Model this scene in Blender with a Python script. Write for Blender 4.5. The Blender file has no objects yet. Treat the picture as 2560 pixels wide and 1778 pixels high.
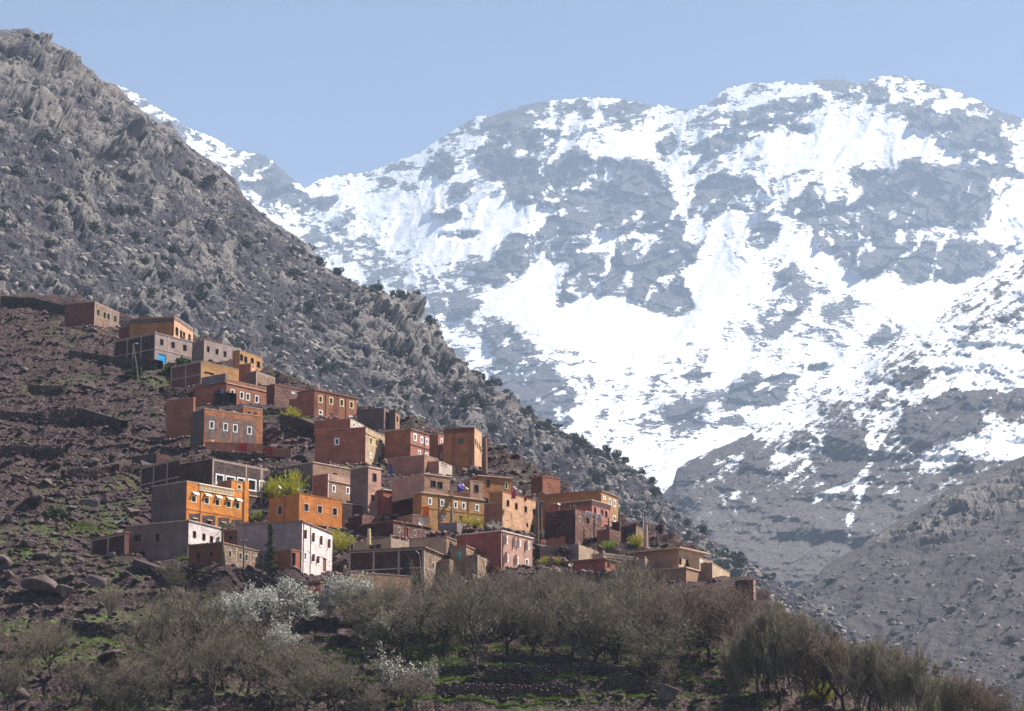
import bpy, math, random, time
import numpy as np
from mathutils import Vector, Matrix
T0 = time.time()
R = math.radians
sc = bpy.context.scene
col = sc.collection
# ------------------------------------------------------------------ camera
FPX = 7259.0; CU, CV = 1280.0, 889.0; PITCH = R(12.5)      # photograph pixels (2560 x 1778)
cp, sp = math.cos(PITCH), math.sin(PITCH)
cam = bpy.data.cameras.new('camera'); cam.sensor_width = 36; cam.lens = 36 * FPX / 2560
cam.clip_start = 0.5; cam.clip_end = 40000
camo = bpy.data.objects.new('camera', cam); col.objects.link(camo)
camo.location = (0, 0, 0); camo.rotation_euler = (R(90) + PITCH, 0, 0)
sc.camera = camo
# ------------------------------------------------------------------ sky, sun, exposure
SUN_AZ, SUN_EL = R(80), R(51)                                # azimuth clockwise from the view direction +Y
w = bpy.data.worlds.new('World'); sc.world = w; w.use_nodes = True
nt = w.node_tree; bg = nt.nodes['Background']
sky = nt.nodes.new('ShaderNodeTexSky'); sky.sky_type = 'NISHITA'; sky.sun_disc = False
sky.sun_elevation = SUN_EL; sky.sun_rotation = SUN_AZ; sky.altitude = 1800; sky.air_density = 0.85; sky.dust_density = 0.3; sky.ozone_density = 2.0
nt.links.new(sky.outputs[0], bg.inputs[0]); bg.inputs[1].default_value = 0.05
sl = bpy.data.lights.new('sun', 'SUN'); sl.energy = 5.0; sl.angle = R(0.53); sl.color = (1, 0.93, 0.83)
so = bpy.data.objects.new('sun', sl); col.objects.link(so)
sd = Vector((math.cos(SUN_EL) * math.sin(SUN_AZ), math.cos(SUN_EL) * math.cos(SUN_AZ), math.sin(SUN_EL)))
so.rotation_euler = sd.to_track_quat('Z', 'Y').to_euler(); so.location = (60, 100, 300)
vs = sc.view_settings; vs.view_transform = 'Standard'; vs.look = 'None'; vs.exposure = 1.15; vs.gamma = 1; vs.use_curve_mapping = False
sc.cycles.max_bounces = 5; sc.cycles.diffuse_bounces = 3; sc.cycles.volume_bounces = 1; sc.cycles.use_denoising = True

# ------------------------------------------------------------------ pixel helpers
def ray(u, v):
    a = (np.asarray(u, float) - CU) / FPX; b = (CV - np.asarray(v, float)) / FPX
    return a, cp - b * sp, sp + b * cp                       # X, Y, Z per unit
def at_depth(u, v, Y):
    a, f, z = ray(u, v); k = Y / f
    return np.stack([a * k, Y + 0 * a, z * k], -1)
def project(p):
    x, y, z = p[0], p[1], p[2]
    d = y * cp + z * sp; up = -y * sp + z * cp
    return CU + FPX * x / d, CV - FPX * up / d
A0, S0 = -103.3, 0.41                                        # the village hillside: z = A0 + S0 * y
def hill_plane_hit(u, v):
    a, f, z = ray(u, v); k = A0 / (z - S0 * f)
    return np.array([a * k, f * k, z * k])

# ------------------------------------------------------------------ noise
_rs = np.random.RandomState(7); _P = _rs.permutation(1024).astype(np.int64); _G = _rs.rand(1024) * 2 * np.pi
_GC, _GS = np.cos(_G), np.sin(_G)
def _h(i, j, s): return _P[(_P[(i + s * 131) & 1023] + j) & 1023]
def perlin(x, y, s=0):
    xi = np.floor(x).astype(np.int64); yi = np.floor(y).astype(np.int64); fx = x - xi; fy = y - yi
    ux = fx * fx * fx * (fx * (fx * 6 - 15) + 10); uy = fy * fy * fy * (fy * (fy * 6 - 15) + 10)
    def g(di, dj):
        h = _h(xi + di, yi + dj, s); return _GC[h] * (fx - di) + _GS[h] * (fy - dj)
    a = g(0, 0); b = g(1, 0); c = g(0, 1); d = g(1, 1)
    a = a + ux * (b - a); c = c + ux * (d - c)
    return (a + uy * (c - a)) * 1.5
def fbm(x, y, s=0, o=4, g=0.5, l=2.03):
    r = 0; a = 1.0; t = 0
    for k in range(o):
        r = r + a * perlin(x, y, s + k); t += a; a *= g; x = x * l + 11.3; y = y * l - 7.7
    return r / t
def ridged(x, y, s=0, o=4, g=0.5):
    r = 0; a = 1.0; t = 0
    for k in range(o):
        r = r + a * (1 - np.abs(perlin(x, y, s + k)) * 2); t += a; a *= g; x = x * 2.03 + 5.1; y = y * 2.03 + 3.3
    return r / t
def worley(x, y, s=0):                                       # F1, F2, random value of the nearest cell
    xi = np.floor(x).astype(np.int64); yi = np.floor(y).astype(np.int64)
    f1 = np.full(x.shape, 9.0); f2 = np.full(x.shape, 9.0); cid = np.zeros(x.shape)
    for di in (-1, 0, 1):
        for dj in (-1, 0, 1):
            h = _h(xi + di, yi + dj, s); h2 = _P[(h + 77) & 1023]
            d = np.hypot(xi + di + h / 1024. - x, yi + dj + h2 / 1024. - y)
            n = d < f1; f2 = np.where(n, f1, np.minimum(f2, d)); cid = np.where(n, _P[(h + 301) & 1023] / 1024., cid); f1 = np.where(n, d, f1)
    return f1, f2, cid
def facet(x, y, s=0):                                        # fractured rock: every cell a tilted plane, -> about -0.6..1
    xi = np.floor(x).astype(np.int64); yi = np.floor(y).astype(np.int64); f1 = np.full(x.shape, 9.0); out = np.zeros(x.shape)
    for di in (-1, 0, 1):
        for dj in (-1, 0, 1):
            h = _h(xi + di, yi + dj, s); h2 = _P[(h + 77) & 1023]; dx = x - (xi + di + h / 1024.); dy = y - (yi + dj + h2 / 1024.); d = np.abs(dx) ** 1.3 + np.abs(dy) ** 1.3
            t = _G[(h + 511) & 1023]; v = (dx * np.cos(t) + dy * np.sin(t)) * .75 + (_P[(h + 301) & 1023] / 1024.) ** 1.5 * .9
            n = d < f1; out = np.where(n, v, out); f1 = np.where(n, d, f1)
    return out
def sstep(a, b, x):
    t = np.clip((x - a) / (b - a), 0, 1); return t * t * (3 - 2 * t)
def inpoly(x, y, pts):
    r = np.zeros(x.shape, bool); n = len(pts)
    for i in range(n):
        x0, y0 = pts[i]; x1, y1 = pts[(i + 1) % n]
        if y0 == y1: continue
        c = (y0 > y) != (y1 > y); r ^= c & (x < (x1 - x0) * (y - y0) / (y1 - y0) + x0)
    return r
def blur(a, n):
    for ax in (0, 1):
        for _ in range(2):
            p = np.concatenate([np.repeat(a.take([0], ax), n, ax), a, np.repeat(a.take([-1], ax), n, ax)], ax)
            c = np.cumsum(p, ax); z = np.zeros_like(c.take([0], ax)); c = np.concatenate([z, c], ax)
            m = 2 * n + 1; L = a.shape[ax]
            a = (c.take(range(m, m + L), ax) - c.take(range(0, L), ax)) / m
    return a

# ------------------------------------------------------------------ objects and tags
def tag(o, label=None, cat=None, group=None, kind=None):
    if label: o['label'] = label
    if cat: o['category'] = cat
    if group: o['group'] = group
    if kind: o['kind'] = kind
    return o
def link(name, me, m=None, parent=None):
    o = bpy.data.objects.new(name, me); col.objects.link(o)
    if m is not None and me is not None and not me.materials: me.materials.append(m)
    if parent is not None: o.parent = parent
    return o
def empty(name, loc, rz=0, sc_=1):
    o = bpy.data.objects.new(name, None); col.objects.link(o); o.location = loc; o.rotation_euler = (0, 0, rz); o.scale = (sc_,) * 3
    o.empty_display_size = 0.3
    return o
def grid_mesh(name, P, attrs=None, smooth=False):
    ny, nx = P.shape[:2]; me = bpy.data.meshes.new(name)
    idx = np.arange(ny * nx).reshape(ny, nx)
    q = np.stack([idx[:-1, :-1], idx[:-1, 1:], idx[1:, 1:], idx[1:, :-1]], -1).reshape(-1, 4)
    fast_mesh(me, P.reshape(-1, 3), q, 4, smooth)
    for k, v in (attrs or {}).items():
        a = me.attributes.new(k, 'FLOAT', 'POINT'); a.data.foreach_set('value', np.ascontiguousarray(v, np.float32).ravel())
    return me
def fast_mesh(me, V, Fc, n, smooth=False):
    V = np.ascontiguousarray(V, np.float32); Fc = np.ascontiguousarray(Fc, np.int32)
    me.vertices.add(len(V)); me.vertices.foreach_set('co', V.ravel())
    me.loops.add(Fc.size); me.loops.foreach_set('vertex_index', Fc.ravel())
    me.polygons.add(len(Fc)); me.polygons.foreach_set('loop_start', np.arange(0, Fc.size, n, dtype=np.int32))
    me.polygons.foreach_set('loop_total', np.full(len(Fc), n, np.int32))
    if smooth: me.polygons.foreach_set('use_smooth', np.ones(len(Fc), bool))
    me.update(calc_edges=True)
    return me
class MB:                                                    # collects quads/polys with uv (metres) and builds ONE mesh
    def __init__(s): s.v = []; s.f = []; s.uv = []
    def poly(s, pts, uvs=None):
        b = len(s.v); s.v += [tuple(p) for p in pts]; s.f.append(tuple(range(b, b + len(pts))))
        s.uv += (uvs if uvs else [(p[0] + p[1], p[2]) for p in pts])
    def box(s, x0, y0, z0, x1, y1, z1):
        p = lambda x, y, z: (x, y, z)
        s.poly([p(x0, y0, z0), p(x1, y0, z0), p(x1, y0, z1), p(x0, y0, z1)]); s.poly([p(x1, y1, z0), p(x0, y1, z0), p(x0, y1, z1), p(x1, y1, z1)])
        s.poly([p(x0, y1, z0), p(x0, y0, z0), p(x0, y0, z1), p(x0, y1, z1)]); s.poly([p(x1, y0, z0), p(x1, y1, z0), p(x1, y1, z1), p(x1, y0, z1)])
        s.poly([p(x0, y0, z1), p(x1, y0, z1), p(x1, y1, z1), p(x0, y1, z1)], [(x0, y0), (x1, y0), (x1, y1), (x0, y1)])
        s.poly([p(x0, y1, z0), p(x1, y1, z0), p(x1, y0, z0), p(x0, y0, z0)], [(x0, y1), (x1, y1), (x1, y0), (x0, y0)])
    def build(s, name, m, parent=None):
        me = bpy.data.meshes.new(name); me.from_pydata(s.v, [], s.f)
        uv = me.uv_layers.new(name='uv'); uv.data.foreach_set('uv', np.array(s.uv, np.float32).ravel())
        me.update(); return link(name, me, m, parent)

# ------------------------------------------------------------------ materials
class N:
    def __init__(s, name):
        s.m = bpy.data.materials.new(name); s.m.use_nodes = True; s.t = s.m.node_tree; s.b = s.t.nodes['Principled BSDF']
        s.b.inputs['Roughness'].default_value = 0.9; s.b.inputs['Specular IOR Level'].default_value = 0.25
    def n(s, typ, **kw):
        n = s.t.nodes.new('ShaderNode' + typ)
        for k, v in kw.items():
            if k in n.inputs: s.set(n.inputs[k], v)
            else: setattr(n, k, v)
        return n
    def set(s, i, v):
        if isinstance(v, bpy.types.NodeSocket): s.t.links.new(v, i)
        elif isinstance(v, bpy.types.Node): s.t.links.new(v.outputs[0], i)
        else: i.default_value = tuple(v) + (1,) if (isinstance(v, (tuple, list)) and len(v) == 3 and i.type == 'RGBA') else v
    def noise(s, vec, scale, detail=4, rough=0.55): 
        return s.n('TexNoise', Vector=vec, Scale=scale, Detail=detail, Roughness=rough).outputs[0]
    def ramp(s, fac, a, b, c0=(0, 0, 0), c1=(1, 1, 1)):
        r = s.n('ValToRGB', Fac=fac); e = r.color_ramp.elements; e[0].position = a; e[1].position = b; e[0].color = tuple(c0) + (1,); e[1].color = tuple(c1) + (1,)
        return r.outputs[0]
    def mix(s, f, a, b, typ='MIX'):
        n = s.n('MixRGB', blend_type=typ); s.set(n.inputs[0], f); s.set(n.inputs[1], a); s.set(n.inputs[2], b); return n.outputs[0]
    def math(s, op, a, b=0.0):
        n = s.n('Math', operation=op); s.set(n.inputs[0], a); s.set(n.inputs[1], b); return n.outputs[0]
    def mapped(s, vec, sc_):
        return s.n('Mapping', Vector=vec, Scale=sc_).outputs[0]
    def bump(s, h, st, d=0.05):
        s.set(s.b.inputs['Normal'], s.n('Bump', Height=h, Strength=st, Distance=d).outputs[0])
    def base(s, c): s.set(s.b.inputs['Base Color'], c)
    def uv(s): return s.n('TexCoord').outputs['UV']
    def pos(s): return s.n('NewGeometry').outputs['Position']
    def obj(s): return s.n('TexCoord').outputs['Object']
    def rnd(s): return s.n('ObjectInfo').outputs['Random']
_mc = {}
def cached(f):
    def g(*a, **k):
        key = (f.__name__, a, tuple(sorted(k.items())))
        if key not in _mc: _mc[key] = f(*a, **k)
        return _mc[key]
    return g
def sc3(c, k): return tuple(min(1, x * k) for x in c)
@cached
def plaster(c, stain=0.35, grey=None):
    """earth or lime plaster: blotches, rain streaks below the roof line, patches where the coat has gone"""
    s = N('plaster'); uv = s.uv(); off = s.n('VectorMath', operation='ADD'); s.set(off.inputs[0], uv); s.set(off.inputs[1], s.n('CombineXYZ', X=s.math('MULTIPLY', s.rnd(), 61.0), Y=0.0).outputs[0]); v = off.outputs[0]
    c1 = s.mix(s.ramp(s.noise(v, 0.55, 5, 0.62), 0.34, 0.68), sc3(c, 0.70), sc3(c, 1.22))
    c2 = s.mix(s.math('MULTIPLY', s.ramp(s.noise(s.mapped(v, (0.9, 0.22, 1)), 1.3, 5, 0.68), 0.50, 0.74), stain * 1.15), c1, sc3(c, 0.38))
    c3 = s.mix(s.math('MULTIPLY', s.ramp(s.noise(v, 0.9, 6, 0.7), 0.57, 0.64), 0.7), c2, grey or sc3((c[0] * .6 + .1, c[1] * .75 + .07, c[2] * .8 + .06), 0.8))
    s.base(s.mix(s.math('MULTIPLY', s.noise(v, 9, 3), 0.35), c3, sc3(c, 0.6))); s.bump(s.math('ADD', s.noise(v, 6, 6, 0.7), s.math('MULTIPLY', s.noise(v, 1.2, 3), 1.5)), 0.9, 0.12)
    return s.m
@cached
def rubble(c, mortar, scale=2.4):
    """field-stone masonry with earth mortar"""
    s = N('rubble_masonry'); v = s.uv(); vv = s.mapped(v, (1, 1.35, 1)); wob = s.n('VectorMath', operation='ADD'); s.set(wob.inputs[0], vv)
    s.set(wob.inputs[1], s.n('VectorMath', operation='SCALE', Scale=0.16).outputs[0]); s.t.links.new(s.n('TexNoise', Vector=v, Scale=3.0).outputs[1], s.t.nodes[-2].inputs[0])
    e = s.n('TexVoronoi', feature='DISTANCE_TO_EDGE', Vector=wob.outputs[0], Scale=scale).outputs[0]
    q = s.n('TexVoronoi', Vector=wob.outputs[0], Scale=scale)
    k = s.n('SeparateColor'); s.set(k.inputs[0], q.outputs['Color'])
    st = s.mix(k.outputs[0], sc3(c, 0.55), sc3(c, 1.5)); st = s.mix(s.math('MULTIPLY', s.noise(v, 7, 4), 0.5), st, sc3(c, 0.5))
    edge = s.ramp(e, 0.02, 0.10)
    big = s.ramp(s.noise(v, 0.45, 4), 0.35, 0.66, (0.72,) * 3, (1.15,) * 3)
    s.base(s.mix(1.0, s.mix(edge, mortar, st), big, 'MULTIPLY')); s.bump(s.math('ADD', s.ramp(e, 0.0, 0.16), s.math('MULTIPLY', s.noise(v, 8, 4), 0.4)), 1.0, 0.10)
    return s.m
@cached
def blocks(c, mortar):
    """bare concrete block courses"""
    s = N('concrete_block'); v = s.uv()
    b = s.n('TexBrick', Vector=v, Scale=1.0); b.offset = 0.5; b.inputs['Brick Width'].default_value = 0.5; b.inputs['Row Height'].default_value = 0.25
    b.inputs['Mortar Size'].default_value = 0.022; s.set(b.inputs['Color1'], sc3(c, 0.84)); s.set(b.inputs['Color2'], sc3(c, 1.12)); s.set(b.inputs['Mortar'], mortar)
    big = s.ramp(s.noise(v, 0.5, 5, 0.6), 0.3, 0.7, (0.7,) * 3, (1.15,) * 3)
    s.base(s.mix(1.0, b.outputs[0], big, 'MULTIPLY')); s.bump(s.math('ADD', s.math('MULTIPLY', b.outputs['Fac'], -1.0), s.math('MULTIPLY', s.noise(v, 9, 4), 0.6)), 0.8, 0.04)
    return s.m
@cached
def plain(c, rough=0.7, var=0.25, scale=4.0, metal=0.0):
    s = N('plain_finish'); v = s.obj(); s.base(s.mix(s.ramp(s.noise(v, scale, 4), 0.3, 0.7), sc3(c, 1 - var), sc3(c, 1 + var)))
    s.b.inputs['Roughness'].default_value = rough; s.b.inputs['Metallic'].default_value = metal; return s.m
@cached
def pane_shade_mat(c=(0.012, 0.013, 0.016)):
    s = N('pane_and_undercroft_shade'); s.base(c); s.b.inputs['Roughness'].default_value = 0.25; s.b.inputs['Specular IOR Level'].default_value = 0.4; return s.m  # also colours the undercroft sheet, where near-black stands in for shade
@cached
def leaf(c, c2, transl=0.25):
    s = N('foliage'); s.base(s.mix(s.noise(s.obj(), 1.4, 3), c, c2)); s.b.inputs['Roughness'].default_value = 0.75
    tr = s.n('BsdfTranslucent', Color=c2); mx = s.n('MixShader'); mx.inputs[0].default_value = transl
    out = s.t.nodes['Material Output']; s.t.links.new(s.b.outputs[0], mx.inputs[1]); s.t.links.new(tr.outputs[0], mx.inputs[2]); s.t.links.new(mx.outputs[0], out.inputs[0])
    return s.m
# ================================================================== far terrain
def R2(pts): return [(700 + .5325 * x, 150 + .5325 * y) for x, y in pts]
def R3(pts): return [(1600 + .5325 * x, 150 + .5325 * y) for x, y in pts]
def R1(pts): return [(.5012 * x, .5012 * y) for x, y in pts]
def R4(pts): return [(1600 + .5501 * x, 900 + .5501 * y) for x, y in pts]
def curve(pts, u):
    p = np.array(pts, float); return np.interp(u, p[:, 0], p[:, 1])

# ---- snow material shared by the two high mountains: rock where the 'rock' attribute says, snow elsewhere
def alpine_mat(name, rock_a, rock_b, fine):
    s = N(name); p = s.pos(); a = s.n('Attribute', attribute_name='rock').outputs['Fac']
    n1 = s.noise(s.mapped(p, (1, .4, .65)), fine, 6, 0.65); n2 = s.noise(s.mapped(p, (1, 0.5, 1.9)), fine * 4.3, 4, 0.6)
    k = s.math('ADD', a, s.math('MULTIPLY', s.math('SUBTRACT', n1, 0.5), 0.42)); k = s.math('ADD', k, s.math('MULTIPLY', s.math('SUBTRACT', n2, 0.5), 0.45)); k = s.math('ADD', k, s.math('MULTIPLY', s.math('SUBTRACT', s.noise(s.mapped(p, (1, .6, 1.3)), fine * 13, 4, .65), 0.5), 0.42))
    m = s.ramp(k, 0.485, 0.53)
    g = s.mix(s.ramp(s.noise(p, fine * 2, 6, 0.7), 0.3, 0.7), rock_a, rock_b)
    g2 = s.mix(s.n('Attribute', attribute_name='soil').outputs['Fac'], g, s.mix(s.noise(p, fine * 6, 5, 0.7), (0.095, 0.078, 0.076), (0.20, 0.168, 0.155)))
    s.base(s.mix(m, (0.645, 0.665, 0.70), g2)); s.b.inputs['Roughness'].default_value = 0.85
    h = s.math('MULTIPLY', s.math('ADD', s.noise(p, fine * 3, 8, 0.7), s.math('MULTIPLY', k, 0.7)), s.math('ADD', s.math('MULTIPLY', m, 0.9), 0.1)); s.bump(h, 0.9, 0.55 / fine)
    return s.m

def smooth_line(v, n):
    k = np.hanning(2 * n + 1); k /= k.sum(); return np.convolve(np.pad(v, n, mode='edge'), k, 'valid')
def far_massif():
    nu, nv = 1080, 560; u = np.linspace(-700, 3150, nu); t = np.linspace(0, 1, nv)
    cr = np.array([(-900, -150), (-400, 20), (-100, 110), (150, 170), (267, 206), (300, 214), (334, 228), (379, 262), (423, 292), (468, 317), (523, 340), (579, 373), (624, 384), (657, 384), (690, 412), (724, 440), (762, 474), (775, 462), (790, 452), (846, 440), (925, 429), (980, 407), (1047, 384), (1114, 340), (1170, 301), (1248, 284), (1337, 258), (1415, 250), (1493, 244), (1582, 254), (1671, 267), (1727, 278), (1771, 258), (1827, 217), (1894, 209), (1960, 207), (2010, 214), (2038, 200), (2094, 198), (2139, 206), (2165, 208), (2183, 195), (2228, 187), (2295, 200), (2373, 223), (2451, 256), (2518, 284), (2560, 298), (2900, 420), (3300, 470)])
    vc = np.interp(u, cr[:, 0], cr[:, 1]) + 8 * fbm(u / 38., u * 0, 3, 5, 0.65) - 5 * (ridged(u / 17., u * 0, 5, 3) - .4)
    vb = np.full(nu, 1420.)
    tt = t[:, None]; U = np.repeat(u[None], nv, 0); V = vc[None] + (vb - vc)[None] * (0.06 * tt + 0.94 * tt)
    # rock faces seen in the photograph
    rock = [R2(p) for p in ([(985,275),(1060,262),(1110,300),(1180,320),(1390,350),(1330,365),(1180,372),(1270,430),(1200,440),(1100,400),(970,370),(960,330)],
        [(905,440),(950,405),(1010,395),(1060,440),(1130,470),(1210,480),(1190,560),(1050,600),(900,520)],
        [(1350,420),(1390,425),(1450,470),(1560,465),(1700,480),(1760,480),(1720,560),(1590,590),(1500,660),(1400,680),(1250,705),(1150,680),(1050,640),(1060,590),(1180,570),(1240,500),(1290,460)],
        [(1500,680),(1580,610),(1680,530),(1760,560),(1830,640),(1850,720),(1740,790),(1610,820),(1500,790),(1470,740)],
        [(1240,770),(1270,730),(1480,720),(1480,800),(1430,880),(1370,935),(1250,935),(1200,880),(1205,800)],
        [(1000,890),(1040,840),(1100,820),(1200,840),(1200,930),(1170,1000),(1060,990),(1000,950)],
        [(1370,920),(1480,900),(1500,960),(1470,1080),(1340,1150),(1280,1180),(1300,1090),(1340,980)],
        [(1500,1090),(1560,930),(1640,840),(1700,860),(1640,960),(1600,1040),(1510,1130)],
        [(1640,1120),(1660,1000),(1700,900),(1800,780),(1878,700),(1900,1200),(1790,1195),(1700,1175)],
        [(950,1240),(1090,1240),(1120,1310),(1180,1330),(1220,1400),(1100,1420),(1020,1430),(1000,1340)],
        [(980,1440),(1240,1420),(1330,1500),(1370,1600),(1400,1700),(1150,1720),(1050,1596),(1000,1500)],
        [(250,740),(330,700),(335,750),(260,770)], [(150,680),(260,630),(280,660),(180,720)], [(660,690),(890,730),(870,762),(720,732)], [(690,790),(860,850),(930,820),(840,800)],
        [(850,970),(980,950),(1090,1040),(960,1030)], [(800,1170),(900,1130),(960,1140),(890,1190),(820,1225)], [(460,590),(530,570),(530,612),(470,610)], [(705,470),(740,430),(830,480),(830,540),(720,560)],
        [(800,590),(900,590),(880,640),(800,620)], [(940,260),(1060,235),(1180,205),(1240,195),(1200,250),(1090,260)], [(1330,215),(1400,190),(1450,215),(1480,260),(1380,260)], [(1500,200),(1640,175),(1690,200),(1620,290),(1540,280)],
        [(1180,330),(1300,330),(1380,355),(1240,362)], [(1760,380),(1850,330),(1860,420),(1780,460)], [(1440,300),(1480,290),(1470,325),(1435,325)], [(0,560),(70,600),(130,680),(60,690),(0,640)])]
    rock += [R3(p) for p in ([(0,540),(60,520),(110,600),(170,690),(140,760),(60,830),(0,820)],
        [(280,560),(350,540),(430,560),(500,510),(560,570),(620,640),(630,720),(560,740),(500,720),(420,700),(320,740),(240,740),(220,700)],
        [(0,930),(150,850),(240,860),(260,960),(200,1000),(220,1080),(260,1180),(150,1170),(60,1190),(0,1170)],
        [(380,340),(470,240),(600,220),(720,220),(830,150),(860,190),(740,280),(640,330),(560,370),(400,430),(200,460),(160,470),(280,390)],
        [(1050,120),(1140,105),(1180,170),(1130,195),(1050,180)], [(830,100),(960,95),(1040,120),(1040,170),(940,170),(850,140)],
        [(1250,230),(1330,220),(1430,270),(1560,250),(1640,300),(1760,400),(1740,470),(1640,430),(1500,420),(1430,370),(1330,330),(1260,300)],
        [(1500,440),(1800,540),(1800,565),(1700,552),(1560,520)], [(1640,210),(1780,250),(1790,300),(1680,270)],
        [(970,520),(1130,520),(1230,540),(1400,510),(1470,500),(1640,560),(1640,680),(1560,800),(1400,770),(1250,780),(1120,810),(1000,780),(960,700),(1080,620),(1000,560)],
        [(640,700),(740,640),(780,580),(850,590),(880,650),(980,680),(1000,780),(1130,790),(1230,860),(1370,860),(1400,900),(1360,1010),(1300,1050),(1160,980),(1060,1040),(940,960),(890,870),(830,900),(820,760),(740,760)],
        [(1380,900),(1480,840),(1620,870),(1810,830),(1810,900),(1740,900),(1640,1000),(1550,1030),(1450,1060),(1390,1020)],
        [(480,860),(560,740),(640,780),(640,850),(580,890)], [(430,1530),(500,1470),(700,1480),(740,1500),(620,1620),(430,1620)], [(160,1355),(250,1325),(240,1350)], [(140,1490),(320,1470),(330,1500),(180,1505)],
        [(0,1480),(100,1470),(60,1500)], [(100,1620),(200,1560),(290,1640),(280,1720),(150,1730)], [(1060,1350),(1100,1300),(1200,1230),(1250,1250),(1130,1330)], [(790,1440),(880,1420),(890,1445),(800,1470)],
        [(380,1240),(440,1220),(430,1260)], [(660,1000),(720,960),(720,1030),(670,1030)], [(590,1290),(700,1190),(760,1170),(700,1240),(640,1290)], [(1240,470),(1330,470),(1470,510),(1390,520),(1240,530)], [(680,300),(790,310),(830,340),(700,345)])]
    rock += [R1(p) for p in ([(1230,800),(1310,770),(1360,800),(1420,880),(1530,970),(1545,1050),(1450,1000),(1330,880),(1250,870)], [(1140,830),(1220,880),(1200,920)], [(1200,920),(1330,900),(1480,1000),(1500,1040),(1350,1000)], [(1010,700),(1060,690),(1060,730)], [(850,590),(890,600),(910,650),(870,640)], [(1150,890),(1190,870),(1240,960),(1200,960)])]
    M = np.zeros(U.shape)
    wu = U + 22 * fbm(U / 40., V / 30., 40, 5, .65); wv = V + 16 * fbm(U / 30., V / 40., 47, 5, .65)
    for p in rock: M = np.maximum(M, inpoly(wu, wv, p))
    M1 = blur(M, 2); M2 = blur(M, 9)
    # depth: gentle bowl below, steep head-wall above; buttresses stand forward of the snow
    vs_ = smooth_line(vc, 60)[None]; ts = np.clip((V - vs_) / (vb[None] - vs_), -.05, 1); s = 1 - ts; prof = 0.55 * s + 0.45 * (1 - np.exp(-(s * 2.1) ** 2))
    SM = 1.25; Y = 3700 + 2800 * prof - 8 * sstep(0.1, 0.9, M2) * np.sin(np.pi * np.clip(tt * 1.02, 0, 1))
    a, f, z = ray(U, V)
    edge = np.minimum(1, tt * 14) 
    Xw = a / f * Y
    n = 40 * (ridged(Xw / 900., V / 300., 12, 4, .55) - .4) + 72 * (facet(Xw / 95. + V / 70., V / 66., 15) - .36) + 34 * (facet(Xw / 34., V / 28., 16) - .36) + 20 * fbm(Xw / 40., V / 30., 18, 5, .65)
    stra = 8 * perlin(Xw / 120., V / 24. + U / 90., 22)
    wq = 60 * fbm(U / 150., V / 150., 26, 3); rib0 = ridged((U + .55 * V + wq) / 230., V / 520., 24, 3, .5); rib = ridged((U + .72 * V + wq) / 66. + .4 * perlin(U / 90., V / 90., 28), V / 210., 27, 4, .55); rib2 = ridged((U - .35 * V + wq) / 32., V / 110., 29, 3, .55)
    Y = SM * (Y - edge * (n * (0.06 + 0.94 * sstep(0.1, .9, M1)) + stra * M1 + (30 * (rib - .4) + 9 * (rib2 - .4)) * (.42 + .58 * M1) + 55 * (rib0 - .4)))
    P = np.stack([a / f * Y, Y, z / f * Y], -1)
    # small outcrops: streaky noise, more of it on steep ground and on the left flank
    sp1 = ridged(Xw / 130. + V / 110., V / 52. - U / 170., 31, 5, .6); sp2 = fbm(Xw / 34., V / 24., 34, 6, .66)
    zone = 0.9 * inpoly(U, V, R2([(0,600),(300,560),(560,850),(760,960),(1000,1060),(900,1260),(700,1240),(300,1000),(0,800)])) + 0.75 * inpoly(U, V, R3([(560,1080),(760,920),(950,960),(1250,1200),(1100,1330),(600,1300),(400,1260)])) \
        + 0.8 * (V < vc[None] + 75) + 0.6 * inpoly(U, V, R2([(700,1150),(950,1130),(1250,1420),(1500,1700),(900,1700),(700,1300)])) + .55 * inpoly(U, V, R3([(0,1440),(700,1440),(600,1800),(-200,1800)]))
    zone = blur(np.clip(zone, 0, 1), 10)
    clear = np.zeros(U.shape)                               # the open snowfields
    for p in (R2([(1230,1010),(1640,1180),(1690,1240),(1690,1420),(1250,1330),(1000,1120),(1180,1010)]), R2([(150,560),(460,620),(640,700),(900,800),(1000,830),(960,900),(700,900),(560,800),(330,660),(140,640)]), R2([(920,720),(1260,720),(1230,780),(1000,830)]),
              R3([(560,360),(840,290),(1230,300),(1250,400),(1100,480),(700,490),(520,450)]), R3([(650,860),(760,840),(950,980),(1100,1060),(1250,1100),(1400,1060),(1530,1060),(1200,1200),(900,1060),(700,900)]), R3([(250,1060),(420,1000),(620,980),(560,1100),(400,1200),(300,1350),(0,1380),(0,1230),(200,1220)]), R2([(1330,480),(1450,480),(1700,330),(1830,320),(1780,440),(1560,450)])):
        clear = np.maximum(clear, inpoly(U, V, p))
    clear = blur(clear, 7)
    bw = (V + .22 * U + 26 * fbm(U / 120., V / 90., 51, 4)) ; bz = blur(np.clip(inpoly(U, V, R3([(-100,150),(1800,150),(1800,620),(900,560),(-100,520)])) + .8 * inpoly(U, V, R2([(900,1230),(1700,1400),(1690,1720),(900,1700)])) + .8 * inpoly(U, V, R3([(0,1430),(800,1400),(600,1750),(-100,1750)])), 0, 1), 12)
    band = .17 * bz * (perlin(bw * 0 + U / 170., bw / 15., 53) + .5 * perlin(U / 80., bw / 7., 54))
    led = .6 * fbm(Xw / 60. + V / 50., V / 22., 36, 5, .65) + .6 * fbm(Xw / 45. + V / 70., V / 45., 38, 4, .6)
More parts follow.
